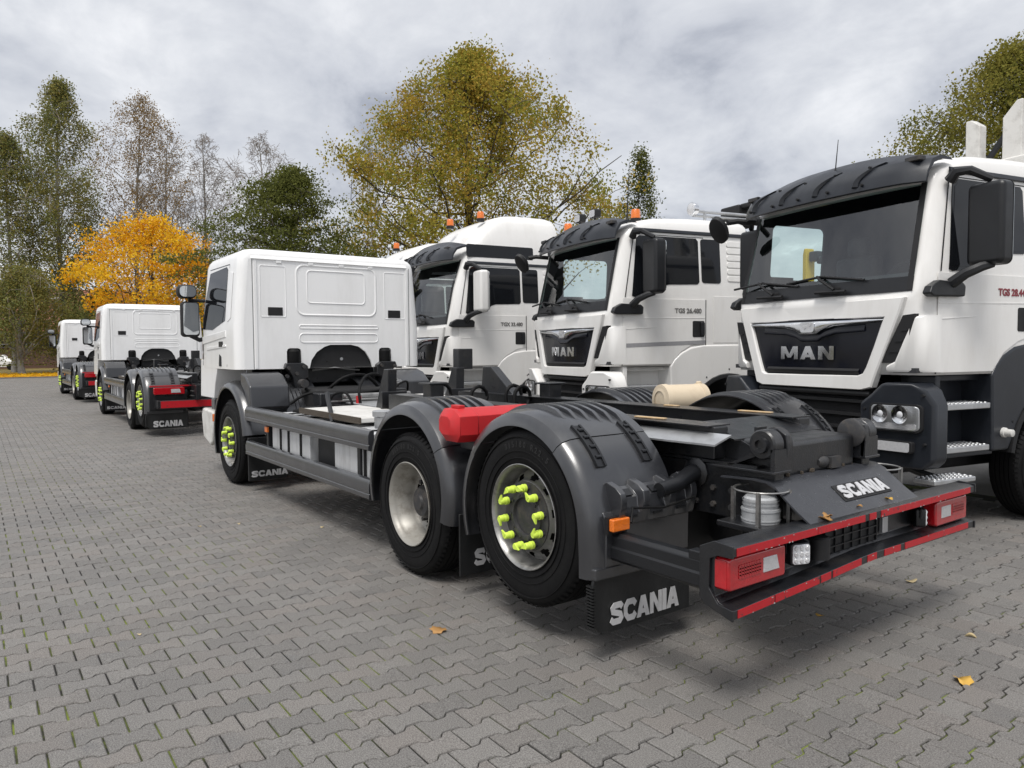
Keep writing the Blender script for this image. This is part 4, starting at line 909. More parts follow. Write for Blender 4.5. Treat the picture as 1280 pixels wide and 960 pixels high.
    for yy in (-.80, -.38, .05, .48):
        rr = []
        for k in range(9):
            t = k/8; y = yy+.20*t**1.6; x = .034-.11*t*t*1.3-.10*(y/(1.05+e))**2; z = zv+.05+.19*t**.8; ww = .028*(1-t)+.006
            rr.append([(x-.012, y-ww, z), (x+.012, y-ww*.2, z+.004), (x-.012, y+ww, z)])
        MB().loft(rr, caps=False).obj('visor_fin', 'mandark', vz, smooth=60)
    for s in (1, -1): 
        f = .88; bow = .10*f*f+.22*(.08)**1.5*4
        MB().bx(-.10-bow-.02, -.05-bow+.015, s*.93-.07, s*.93+.07, zv+.19, zv+.235).obj('marker_lamp', 'hub', vz, bev=.01)
    # front panel with grille, chrome bar and lettering
    def bow(m): m.v = [(x-.062*y*y, y, z) for x, y, z in m.v]; return m
    O = [(-.97-e, 1.99), (.97+e, 1.99), (.93+e, 1.86), (.83+e, 1.60), (.745+e, 1.38), (.69+e, 1.225), (.60+e, 1.20), (-.60-e, 1.20), (-.69-e, 1.225), (-.745-e, 1.38), (-.83-e, 1.60), (-.93-e, 1.86)]
    I = [(-.79-e, 1.83), (.79+e, 1.83), (.77+e, 1.78), (.70+e, 1.58), (.63+e, 1.40), (.60+e, 1.345), (.55+e, 1.325), (-.55-e, 1.315), (-.60-e, 1.335), (-.63-e, 1.40), (-.70-e, 1.58), (-.77-e, 1.78)]
    k = len(O); D = []
    for (p, x) in ((O, -.03), (O, .035), ([(y*.985, 1.6+(z-1.6)*.985) for y, z in O], .046), ([(y*1.02, 1.58+(z-1.58)*1.03) for y, z in I], .040), (I, .028), (I, -.03)): D.append([(x, y, z) for y, z in p])
    bow(MB().loft(D, caps=False)).obj('front_panel', paint, T, smooth=30)
    xs = np.linspace(-1, 1, 9)
    bow(MB().loft([[(.005, y, z) for y, z in [(t*(.80+e), 1.84), (t*(.72+e), 1.58), (t*(.62+e), 1.38), (t*(.60+e), 1.31)]] for t in xs], closed=False)).obj('grille', 'grillegloss', T)
    bow(MB().loft([[(.006, t*(.55+e), 1.385), (.024, t*(.55+e), 1.365), (.01, t*(.55+e), 1.33)] for t in xs], closed=False)).obj('grille_lip', 'black', T)
    def ctop(y): return 1.822
    def cbot(y):
        f = abs(y); return float(np.interp(f, [0, .10, .16, .30, .45, .79+e], [1.70, 1.70, 1.735, 1.768, 1.775, 1.795]))
    yy = [-.785-e, -.6, -.45, -.30, -.22, -.16, -.10, 0, .10, .16, .22, .30, .45, .6, .785+e]
    bow(MB().loft([[(.008, y, ctop(y)), (.034, y, ctop(y)-.006), (.040, y, (ctop(y)+cbot(y))/2), (.034, y, cbot(y)+.004), (.008, y, cbot(y))] for y in yy])).obj('chrome_bar', 'chrome', T, smooth=50)
    bow(MB().loft([[(.006, y, cbot(y)-.004), (.020, y, cbot(y)-.05), (.018, y, cbot(y)-.065), (.006, y, cbot(y)-.07)] for y in yy[1:-1]])).obj('grille_brow', 'grillegloss', T, smooth=50)
    em = MB().prism(rrect(-.085, .085, 1.715, 1.815, .03), 'x', .038, .046).obj('emblem', 'chrome', T, bev=.003)
    li = [(-.055, .0), (-.05, .02), (-.03, .024), (.01, .02), (.03, .04), (.055, .034), (.05, .018), (.035, .008), (.04, -.02), (.028, -.02), (.02, 0), (-.01, -.002), (-.03, -.022), (-.042, -.02), (-.032, .002)]
    MB().prism([(y, 1.762+z) for y, z in li[::-1]], 'x', .044, .051).obj('emblem_lion', 'sign', em, bev=.001)
    place_text('lettering', block_letters('MAN', .125, .64, .008, gap=.16, mat='chrome'), T, (.008, -.03, 1.525), (0, 1, 0), (0, 0, 1))
    # corner panels with dark slots
    for s in (1, -1):
        path = [(.84+e, -.03), (.905+e, -.045), (.97+e, -.068), (1.035+e, -.10), (1.10+e, -.155), (1.135+e, -.235)]
        zt_ = 1.84; rr = []
        for i, (y, x) in enumerate(path):
            zb = 1.365; tl = [1.42, 1.455, 1.64, 1.825, 1.84, 1.835][i]
            rr.append([(x+.03, s*y, zb), (x+.045, s*y, zb+.02), (x+.045, s*y, tl-.015), (x+.03, s*y, tl), (x-.03, s*y, tl), (x-.03, s*y, zb)])
        MB().loft(rr).obj('corner_deflector', paint, T, smooth=40)
        bw = MB().prism([(s*(1.05+e), 1.85), (s*(.95+e), 1.84), (s*(.76+e), 1.44), (s*(.93+e), 1.44), (s*(1.0+e), 1.64)], 'x', -.03, .022); bow(bw).obj('air_slot', 'black', T)
        mm = MB()
        for zz, y0_, y1_ in ((1.53, .84, .92), (1.62, .89, .95), (1.71, .94, .99)): bow(MB().prism([(s*(y0_+e), zz), (s*(y1_+e), zz), (s*(y1_+e), zz+.012), (s*(y0_+e), zz+.012)], 'x', .0, .030)).obj('slot_vane', 'plasticdark', T)
    # sides: windows, door, rail, seams
    for s in (1, -1):
        def side(poly, a0, b0):
            k = len(poly); return MB().add([(x, s*(sy(z)+b0), z) for x, z in poly]+[(x, s*(sy(z)+a0), z) for x, z in poly], [tuple(range(k)), tuple(range(k, 2*k))[::-1]]+[(i, (i+1) % k, k+(i+1) % k, k+i) for i in range(k)])
        win = [(-.36, 2.22), (-.40, 2.205), (-.60, 2.215), (-.70, 2.25), (-.84, 2.355), (-.92, 2.375), (-1.37, 2.39), (-1.40, 2.42), (-1.40, 2.95), (-1.37, 2.985), (-.50, 2.985), (-.455, 2.95)]
        if s > 0:
            d_ = side(win, -.01, .006).obj('door_window', 'darkglass', T, smooth=0)
            side([(x*.93-.055, 2.6+(z-2.6)*.91) for x, z in win], .0, .0085).obj('window_pane', 'darkglass', d_, smooth=0)
            side(rrect(-1.75, -1.44, 2.41, 2.985, .04), -.01, .006).obj('quarter_window', 'darkglass', T, smooth=0)
            door = side([(-.225, 1.36), (-.225, 1.78), (-.225, 2.19), (-1.485, 2.19), (-1.485, 1.66), (-1.3, 1.62), (-1.1, 1.52), (-.95, 1.36)], .0, .007).obj('door', paint, T, bev=.003)
            side([(-.23, 1.93), (-.23, 1.945), (-1.48, 1.965), (-1.48, 1.95)], .006, .010).obj('door_crease', paint, door, bev=.002)
            side([(-.23, 1.80), (-.23, 1.81), (-.72, 1.835), (-.72, 1.828)], .006, .011).obj('door_crease', paint, door, bev=.002)
            hb = side(rrect(-1.47, -1.28, 1.705, 1.915, .02), .0, .012).obj('door_handle', 'black', T, bev=.004)
            side(rrect(-1.46, -1.40, 1.72, 1.90, .02), .012, .035).obj('grip', 'plasticdark', hb, bev=.008)
            side([(-1.62, 1.63), (-1.62, 2.24), (-2.1, 2.24), (-2.1, 1.63)], .0, .005).obj('locker_hatch', paint, T, bev=.003)
            for kz in range(6): side(rrect(-2.16, -1.86, 2.44+kz*.092, 2.515+kz*.092, .03), -.002, .010).obj('pressed_rib', paint, T, bev=.008)
            if stripe: side([(-.23, 1.575), (-.23, 1.625), (-1.48, 1.665), (-1.48, 1.615)], .006, .0095).obj('stripe', 'stripe', T, smooth=0)
            for xa in (-.215, -1.495):
                side([(xa-.005, 1.35), (xa+.005, 1.35), (xa+.005-(.05 if xa > -1 else 0), 2.19), (xa-.005-(.05 if xa > -1 else 0), 2.19)], -.002, .003).obj('door_seam', 'black', T, smooth=0)
            side([(-.255, 2.2), (-.265, 2.2), (-.425, 3.0), (-.415, 3.0)], -.002, .003).obj('door_seam', 'black', T, smooth=0)
            side([(-.42, 2.995), (-.42, 3.003), (-1.49, 3.003), (-1.49, 2.995)], -.002, .003).obj('door_seam', 'black', T, smooth=0)
            if model:
                mt = 'letterred' if bumper == 'mandark' else 'lettergrey'
                place_text('lettering', text_mesh(model, .066, .42, .001, .04, mat=mt), T, (-1.21, sy(2)+.010, 2.045), (-1, 0, 0), (0, 0, 1))
        else:
            side([(-.36, 2.22), (-.60, 2.215), (-.86, 2.30), (-.9, 2.30), (-.9, 2.36), (-.5, 2.36), (-.42, 2.5)], -.01, .006).obj('door_window', 'darkglass', T, smooth=0)
            ro, ri = rrect(-1.37, -.46, 2.27, 2.98, .002), rrect(-1.31, -.53, 2.33, 2.92, .07)
            MB().loft([[(x, s*(sy(z)-.034), z) for x, z in ro], [(x, s*(sy(z)-.034), z) for x, z in ri], [(x, s*(sy(z)-.010), z) for x, z in ri]], caps=False).obj('window_frame', 'interior', T, smooth=0)
            MB().add([(x, s*(sy(z)-.014), z) for x, z in [(-.46, 2.28), (-.46, 2.97), (-1.38, 2.97), (-1.38, 2.28)]], [(0, 1, 2, 3)]).obj('door_window', 'glasslight', T, smooth=0)
        MB().add([(-.42, s*(sy(3.045)+.001), 3.03), (-2.2, s*(sy(3.045)+.001), 3.03), (-2.2, s*(sy(3.045)+.022), 3.035), (-.42, s*(sy(3.045)+.022), 3.035), (-.42, s*(sy(3.08)+.001), 3.08), (-2.2, s*(sy(3.08)+.001), 3.08), (-2.2, s*(sy(3.08)+.018), 3.075), (-.42, s*(sy(3.08)+.018), 3.075)], [(0, 1, 2, 3), (4, 7, 6, 5), (3, 2, 6, 7), (0, 3, 7, 4), (1, 5, 6, 2)]).obj('rain_rail', 'mandark', T, bev=.006)
        if tgx: 
            side(rrect(-1.68, -.42, 3.15, 3.36, .03), -.01, .006).obj('roof_window', 'darkglass', T, smooth=0)
        # mirrors
        my = h+.20
        base = MB().prism([(-.05, 2.01), (-.08, 2.07), (-.18, 2.12), (-.46, 2.11), (-.50, 2.08), (-.49, 1.99), (-.10, 1.985)], 'y', s*(h-.02), s*(h+.06)).obj('mirror_foot', 'plasticdark', T, bev=.015)
        q = MB(); q.tube([(-.34, s*(h+.04), 2.10), (-.36, s*(h+.14), 2.17), (-.44, s*(h+.22), 2.22), (-.52, s*(h+.26), 2.24)], [.05, .045, .04, .03], 8); q.obj('mirror_arm', 'plasticdark', T); MB().tube([(-.38, s*(h-.02), 2.95), (-.37, s*(h+.04), 3.01), (-.42, s*(h+.12), 3.01), (-.52, s*(h+.24), 2.92)], [.05, .045, .035, .03], 8).obj('mirror_arm', 'plasticdark', T)
        c = MB().prism(rrect(s*(my+.02)-.15, s*(my+.02)+.15, 2.235, 2.90, .05), 'x', -.62, -.45).obj('mirror', mirror, T, bev=.045, seg=3)
        MB().prism(rrect(s*(my+.02)-.152, s*(my+.02)+.152, 2.233, 2.902, .05), 'x', -.585, -.58).obj('mirror_joint', 'black', c)
        MB().prism(rrect(s*(my+.02)-.13, s*(my+.02)+.13, 2.26, 2.88, .04), 'x', -.625, -.615).obj('mirror_glass', 'mirrorglass', c)
    # front mirror on the far corner
    MB().tube([(-.28, -(h-.08), 2.93), (-.12, -(h+.02), 2.95), (.0, -(h+.04), 2.93)], .03, 8).obj('front_mirror_arm', 'black', T)
    fm = MB().lathe([(-.05, .02), (-.04, .09), (0, .125), (.05, .12), (.06, .10)], (0, 0, 0), 'x', 20).obj('front_mirror', 'black', T, loc=(.08, -(h+.07), 2.86)); fm.rotation_euler = (0, R(35), R(20)); fm.scale = (1, .8, 1.25)
    # cabin inside
    MB().bx(-.62, -.10, -h+.06, h-.06, 1.85, 2.12).bx(-.60, -.25, -.2, h-.10, 2.05, 2.22).obj('dashboard', 'interior', T, bev=.04)
    sw = MB(); sw.tube([(-.62+.10*math.cos(R(t)), .52+.23*math.sin(R(t)), 2.18-.20*math.cos(R(t))) for t in range(0, 361, 20)], .016, 6, caps=False); sw.tube([(-.40, .52, 2.08), (-.60, .52, 2.17)], .03); sw.obj('steering_wheel', 'black', T)
    for yc in (.52, -.58):
        MB().bx(-1.35, -.85, yc-.25, yc+.25, 1.75, 1.92).bx(-1.42, -1.24, yc-.25, yc+.25, 1.9, 2.55).bx(-1.40, -1.27, yc-.13, yc+.13, 2.56, 2.76).obj('seat', 'seat', T, bev=.05)
    MB().bx(XB+.1, XB+.7, -h+.08, h-.08, 1.7, 2.15).obj('bunk', 'seat', T, bev=.06)
    MB().bx(-2.2, -.05, -h+.05, h-.05, 1.36, 1.40).obj('cab_floor', 'interior', T)
    # chassis, bumper, steps
    MB().bx(-7.2, -.1, .38, .46, .72, 1.0).bx(-7.2, -.1, -.46, -.38, .72, 1.0).obj('frame', 'chassis', T, bev=.01)
    MB().bx(-.30, -.10, -.85-e, .85+e, .55, 1.22).obj('radiator', 'recess', T)
    m = MB()
    for z in (.72, .84, .96, 1.08): m.bx(-.10, -.03, -.62-e, .62+e, z, z+.03)
    m.cyl((-.02, -.66-e, 1.165), (-.02, .66+e, 1.165), .025, 8); m.obj('lower_grille', 'black', T)
    MB().bx(-.14, .06, -.68-e, .68+e, .42, .62).obj('bumper_beam', bumper, T, bev=.03)
    for s in (1, -1):
        c = 1.235+e
        poly = [(s*(.64+e), .56), (s*(.64+e), 1.10), (s*(.74+e), 1.17), (s*(.86+e), 1.28), (s*(1.10+e), 1.275), (s*(1.18+e), 1.22), (s*c, 1.10), (s*c, .64), (s*(1.17+e), .57)]
        b = MB().prism(poly, 'x', -.24, .10)
        b.v = [(x-(.16*max(0, (abs(y)-.95-e)/.28)**2 if x > 0 else 0), y, z) for x, y, z in b.v]
        bo = b.obj('bumper_corner', bumper, T, bev=.035, seg=3)
        wrap = lambda m_: (setattr(m_, 'v', [(x-.16*max(0, (abs(y)-.95-e)/.28)**2, y, z) for x, y, z in m_.v]), m_)[1]
        hl = wrap(MB().prism(rrect(s*(.96+e)-.195, s*(.96+e)+.195, .885, 1.09, .035), 'x', .03, .104)).obj('headlight', 'alu', T, bev=.008)
        wrap(MB().prism(rrect(s*(.96+e)-.21, s*(.96+e)+.21, .87, 1.105, .04), 'x', .03, .1015)).obj('headlight_frame', 'black', hl, bev=.004)
        for yy_ in (.86, 1.03):
            MB().lathe([(.1055, .068), (.114, .076), (.108, .058), (.106, .002)], (-.02*(yy_ > 1), s*(yy_+e), 1.02), 'x', 20, caps=False).obj('reflector_bowl', 'chrome', hl)
            MB().lathe([(.106, .03), (.110, .018), (.113, .008)], (-.02*(yy_ > 1), s*(yy_+e), 1.02), 'x', 14).obj('bulb_lens', 'whitelens', hl)
        wrap(MB().prism(rrect(s*(.96+e)-.18, s*(.96+e)+.18, .895, .945, .015), 'x', .1045, .110)).obj('indicator_lens', 'clearlens', hl, bev=.004)
        wrap(MB().prism(rrect(s*(.96+e)-.19, s*(.96+e)+.19, .89, 1.085, .035), 'x', .122, .1225)).obj('headlight_glass', 'glassclear', hl)
        fg = wrap(MB().prism(rrect(s*(.95+e)-.165, s*(.95+e)+.165, .70, .80, .02), 'x', .06, .104)).obj('fog_lamp', 'black', T, bev=.006)
        wrap(MB().prism(rrect(s*(.95+e)-.15, s*(.95+e)+.15, .71, .79, .015), 'x', .1045, .109)).obj('fog_lens', 'clearlens', fg, bev=.003)
        m = MB()
        for yy_, zz in ((1.17, 1.18), (1.18, .78), (.69, .66), (.70, 1.05)): m.lathe([(-.10, .012), (.106-(.16*max(0, (yy_-.95)/.28)**2), .012)], (0, s*(yy_+e), zz), 'x', 8)
        m.obj('bumper_bolt', 'black', bo)['kind'] = 'stuff'
        # step well and treads
        lo = 'mandark' if bumper == 'mandark' else bumper
        MB().bx(-1.02, -.24, s*.78, s*.86, .66, 1.335).bx(-.30, -.24, s*.82, s*(h-.01), .64, 1.335).bx(-1.02, -.24, s*.80, s*(h-.02), .63, .70).bx(-1.02, -.30, s*.82, s*(h-.1), 1.28, 1.335).obj('step_well', lo, T, bev=.012)
        for zz in (1.09, .725):
            st = MB().bx(-.93, -.315, s*.87, s*(h+.01), zz-.05, zz).obj('step', 'alu', T, bev=.008)
            q = MB()
            for i in range(11):
                for j in range(4): q.lathe([(zz-.002, .014), (zz+.006, .009)], (-.90+.055*i, s*(.92+.06*j), 0), 'z', 6)
            q.obj('step_stud', 'alu', st)['kind'] = 'stuff'
        fp = [(-.96, .66), (-.93, 1.33), (-1.0, 1.42), (-1.1, 1.50), (-1.25, 1.57), (-1.45, 1.60), (-2.3, 1.61), (-2.55, 1.52), (-2.72, 1.3), (-2.75, .9)]
        arcp = [(-1.87+.67*math.cos(R(t)), .54+.67*math.sin(R(t))) for t in range(150, 9, -12)]
        fp2 = fp+[(-2.55, .9)]+arcp+[(-1.18, .66)]
        MB().prism(fp2, 'y', s*(h-.30), s*(h+.018)).obj('wheel_fender', lo, T, bev=.022, seg=3)
        MB().arc((-1.87, .54), [(s*(h-.3), .672), (s*(h+.03), .672), (s*(h+.034), .655), (s*(h+.034), .63), (s*(h+.02), .63), (s*(h+.015), .655), (s*(h-.3), .66)], 8, 172, 24).obj('fender_lip', 'black', T, smooth=40)
        m = MB(); 
        for t in (30, 60, 90, 120, 150): m.lathe([(h+.012, .012), (h+.024, .010)], (-1.87+.74*math.cos(R(t)), 0, .54+.74*math.sin(R(t))), 'y', 8, sgn=s)
        m.obj('fender_bolt', 'black', T)['kind'] = 'stuff'
        MB().lathe([(h+.01, .045), (h+.04, .043), (h+.045, .034), (h+.10, .032), (h+.105, .02)], (-1.10, 0, .82), 'y', 14, sgn=s).obj('position_lamp', 'dirty_white' if bumper == 'mandark' else 'mandark', T)
        wheel(T, -1.87, s*(h+.0), .512-loc[2], s, rot=.4)
        if bumper == 'mandark':
            sp_ = MB().bx(-.62, -.10, s*(h-.10), s*(h+.10), .44, .485).obj('low_step', 'alu', T, bev=.012)
            q = MB()
            for i in range(10):
                for j in range(4): q.lathe([(.484, .015), (.493, .010)], (-.58+.05*i, s*(h-.075+.05*j), 0), 'z', 6)
            q.obj('step_stud', 'alu', sp_)['kind'] = 'stuff'
            MB().tube([(-.2, s*(h-.3), .56), (-.3, s*(h-.2), .50), (-.36, s*(h-.06), .46)], .03, 8).obj('step_arm', 'plasticdark', T)
        for xw in (-5.2, -6.55):
            wheel(T, xw, s*(h+.0), .512-loc[2], s, deep=True)
    for xa in (-1.87, -5.2, -6.55): MB().cyl((xa, -h+.2, .5), (xa, h-.2, .5), .08).obj('axle', 'chassis', T)
    MB().bx(-2.6, -.35, -.62, .62, .42, 1.3).obj('engine_block', 'recess', T, bev=.05)
    MB().bx(-4.5, -2.75, -1.05, -.5, .4, .98).bx(-4.5, -2.75, .5, 1.05, .4, .98).obj('side_tank', 'recess', T, bev=.05)
    for bx_, by, bz in beacons:
        b = MB().lathe([(0, .07), (.05, .07), (.052, .062)], (bx_, by, bz), 'z', 20).obj('beacon_base', 'black', T)
        MB().lathe([(.05, .064), (.15, .058), (.165, .05), (.168, .003)], (bx_, by, bz), 'z', 20).obj('beacon_dome', 'amber', b)
    for bx_, by, bz in spots:
        b = MB().prism(rrect(by-.085, by+.085, bz-.06, bz+.06, .03), 'x', bx_-.07, bx_+.03).cyl((bx_-.02, by, bz-.16), (bx_-.02, by, bz-.05), .012).obj('spot_lamp', 'black', T, bev=.012)
        MB().prism(rrect(by-.072, by+.072, bz-.048, bz+.048, .025), 'x', bx_+.028, bx_+.036).obj('spot_lens', 'clearlens', b)
    return T
MA = man('tractor_truck', 'white cab-over truck with dark grey bumper, dark fender and dark step well', (.682, -2.707, .033), R(78.6), model='TGS 28.440', bumper='mandark', paint='cream')
MBt = man('tractor_truck', 'white cab-over truck with grey side stripe and two lamps above its smoke-grey visor', (4.423, -2.826, .044), R(77.5), model='TGS 26.480', stripe=True, beacons=((-.62, .80, 3.19), (-.55, -.92, 3.27)), spots=((-.45, -.40, 3.42), (-.45, .02, 3.42)))
MC = man('tractor_truck', 'white high-roof cab-over truck with roof side window and white mirrors', (8.141, -2.609, -.02), R(82.5), W=2.44, tgx=True, model='TGX 33.480', mirror='cream', beacons=((-.62, .05, 3.77), (-.85, .80, 3.80)))
MD = man('tractor_truck', 'white high-roof cab-over truck half hidden behind the chassis truck cab', (11.4, -3.05, -.06), R(84), W=2.44, tgx=True, beacons=((-.6, .55, 3.75),))
ME = man('tractor_truck', 'orange cab-over truck standing past the white row', (22.2, -2.9, 0), R(86), W=2.44, tgx=True, paint='orangepaint', bumper='orangepaint')
yc_ = thing('crane_post', 'yellow crane post with dark hook seen through the windscreen of the dark-bumper truck', 'crane', (4.423, -2.826, .044), R(77.5))
MB().prism([(1.13, .95), (1.205, .95), (1.205, 2.84), (1.185, 2.93), (1.15, 2.93), (1.13, 2.84)], 'x', -3.30, -3.14).obj('post', 'yellow', yc_, bev=.02)
MB().bx(-3.28, -3.16, 1.22, 1.36, 2.74, 2.88).bx(-3.26, -3.18, 1.34, 1.40, 2.70, 2.80).obj('hook', 'chassis', yc_, bev=.02)
MB().bx(-3.4, -3.0, .4, 1.24, .75, .95).obj('foot', 'chassis', yc_)
# aerial on the dark-bumper truck and the masts of the bodies behind the cabs
MB().tube([(-.18, .10, 3.20), (-.19, .10, 3.25), (-.22, .10, 3.52)], [.012, .006, .003], 6).obj('aerial', 'black', MA)
MB().tube([(-.6, .62, 3.2), (-.62, .62, 3.6), (-.64, .62, 4.0)], [.012, .006, .003], 6).obj('aerial', 'black', MBt)
# load platform stanchions behind the dark-bumper cab
bd = thing('flat_body', 'white steel flat body with tall stanchions behind the dark-bumper cab', 'truck body', (.682, -2.707, .033), R(78.6))
MB().bx(-7.0, -2.5, -1.2, 1.2, 1.05, 1.25).obj('deck', 'dirty_white', bd, bev=.02)
MB().bx(-2.66, -2.5, -.3, 1.2, 1.25, 3.55).obj('head_board', 'dirty_white', bd, bev=.02)
for y in (-.14, .28): MB().prism([(y-.08, 3.3), (y+.08, 3.3), (y+.08, 3.97), (y-.02, 4.05), (y-.08, 4.05)] if y < 0 else [(y-.10, 3.3), (y+.10, 3.3), (y+.10, 4.13), (y+.04, 4.13), (y-.10, 3.98)], 'x', -2.64, -2.52).obj('stanchion', 'dirty_white', bd, bev=.012)
MB().prism([(-.02, 3.6), (.04, 3.6), (.20, 3.80), (.16, 3.83)], 'x', -2.60, -2.56).obj('strut', 'plasticdark', bd)
# crane and lamp bar behind the striped cab
cr_ = thing('loader_crane', 'folded dark loading crane with lamp bar behind the striped white cab', 'crane', (4.423, -2.826, .044), R(77.5))
MB().bx(-2.9, -2.6, -.3, .3, 1.0, 3.3).obj('crane_column', 'chassis', cr_, bev=.03)
MB().bx(-2.85, -2.55, .1, .5, 3.3, 3.62).bx(-2.8, -2.6, .45, .75, 3.55, 3.63).obj('crane_head', 'black', cr_, bev=.03)
MB().cyl((-1.6, .70, 3.42), (-2.9, .70, 3.42), .022).cyl((-1.6, .70, 3.36), (-2.9, .70, 3.36), .018).cyl((-1.8, .7, 3.2), (-1.8, .7, 3.42), .02).cyl((-2.8, .7, 1.0), (-2.8, .7, 3.42), .02).obj('lamp_bar', 'alu', cr_)
lp = MB().lathe([(-.06, .03), (-.03, .08), (.04, .095), (.05, .09)], (-1.6, .72, 3.44), 'x', 20).obj('round_lamp', 'chrome', cr_)
MB().lathe([(.045, .088), (.06, .06), (.064, .005)], (-1.6, .72, 3.44), 'x', 20).obj('lamp_glass', 'clearlens', lp)
LEAVES = [(.30, 1.62, .10, .6, 'leaf_b', 1, 'orange-brown lobed leaf on the pavers beside the drive wheel'), (-1.78, -.07, .10, 2.1, 'leaf_y', 1, 'bright yellow lobed leaf on the pavers behind the bumper'),
          (-1.56, -.70, .07, .3, 'leaf_p', 0, 'narrow pale leaf on the pavers past the yellow lobed leaf'), (-.90, -1.42, .10, 1.1, 'leaf_p', 0, 'pale curled leaf on dark pavers under the bumper'), (-.88, -.33, .06, .2, 'leaf_y', 0, 'small yellow leaf on the dark damp pavers'),
          (3.69, 1.77, .05, 0, 'leaf_p', 0, 'pale leaf scrap on the pavers beside the side guard'), (3.81, 2.09, .04, 1, 'leaf_p', 0, 'tiny pale leaf scrap on open pavers'), (3.09, 1.20, .05, 2, 'leaf_p', 0, 'pale leaf scrap under the side guard'), (1.29, 3.01, .035, .5, 'leaf_p', 0, 'tiny light leaf crumb on the mossy pavers')]
# ---------------------------------------------------------------- trees
def leafmat(name, cols, trans=.42):
    m = bpy.data.materials.new(name); m.use_nodes = True; t = m.node_tree; n = t.nodes; l = t.links; n.clear()
    o = n.new('ShaderNodeOutputMaterial'); at = n.new('ShaderNodeAttribute'); at.attribute_name = 'rnd'
    cr = n.new('ShaderNodeValToRGB'); e = cr.color_ramp.elements
    for i, c in enumerate(cols):
        q = e[i] if i < 2 else e.new(.5); 
    ps = np.linspace(0, 1, len(cols))
    for q, p, c in zip(list(e), ps, cols): pass
    while len(e) > 1: e.remove(e[0])
    e[0].position = 0; e[0].color = (*cols[0], 1)
    for p, c in list(zip(ps, cols))[1:]:
        q = e.new(p); q.color = (*c, 1)
    l.new(at.outputs['Fac'], cr.inputs[0])
    d = n.new('ShaderNodeBsdfDiffuse'); tr = n.new('ShaderNodeBsdfTranslucent'); mx = n.new('ShaderNodeMixShader'); mx.inputs[0].default_value = trans
    l.new(cr.outputs[0], d.inputs[0]); l.new(cr.outputs[0], tr.inputs[0]); l.new(d.outputs[0], mx.inputs[1]); l.new(tr.outputs[0], mx.inputs[2]); l.new(mx.outputs[0], o.inputs[0]); MAT[name] = m
leafmat('oakleaf', [(.22, .235, .045), (.32, .30, .055), (.37, .315, .058), (.45, .29, .058), (.27, .27, .05)])
leafmat('oakleaf2', [(.15, .16, .04), (.23, .22, .05), (.28, .24, .055), (.18, .19, .046)])
leafmat('greenleaf', [(.085, .10, .03), (.13, .145, .04), (.165, .175, .05), (.10, .115, .034)])
leafmat('mapleleaf', [(.74, .36, .02), (.82, .50, .03), (.86, .58, .05), (.70, .30, .018), (.80, .47, .035)])
leafmat('birchleaf', [(.14, .165, .06), (.20, .22, .08), (.25, .245, .085), (.30, .25, .07), (.17, .185, .07)])
leafmat('brownleaf', [(.21, .16, .09), (.28, .20, .10), (.33, .22, .09), (.24, .18, .095)])
pmat('bark', (.055, .045, .036), .9, var=.35, scale=14, bump=.6, bscale=25)
pmat('birchbark', (.30, .29, .275), .8, var=.2, scale=6, dirt=(.04, .038, .035), dscale=5, damt=.9)
pmat('twigbark', (.24, .21, .19), .9, var=.3, scale=3)
def quads(name, P, size, mat, parent, rg, flat=0., aspect=.75):
    n = len(P); a = rg.normal(size=(n, 3)); a[:, 2] *= (1-flat); a /= np.linalg.norm(a, axis=1)[:, None]+1e-9
    b = rg.normal(size=(n, 3)); b[:, 2] *= (1-flat); b -= (b*a).sum(1)[:, None]*a; b /= np.linalg.norm(b, axis=1)[:, None]+1e-9
    s = (size*rg.uniform(.55, 1.25, n))[:, None]/2
    c = np.cross(a, b)*s*.35
    V = np.stack([P-a*s, P-b*s*aspect+c, P+a*s, P+b*s*aspect+c], 1).reshape(-1, 3)
    me = bpy.data.meshes.new(name); me.vertices.add(4*n); me.vertices.foreach_set('co', V.astype('f').ravel()); me.loops.add(4*n); me.loops.foreach_set('vertex_index', np.arange(4*n, dtype='i'))
    me.polygons.add(n); me.polygons.foreach_set('loop_start', np.arange(0, 4*n, 4, dtype='i')); me.update(calc_edges=True)
    at = me.attributes.new('rnd', 'FLOAT', 'POINT'); return me, at
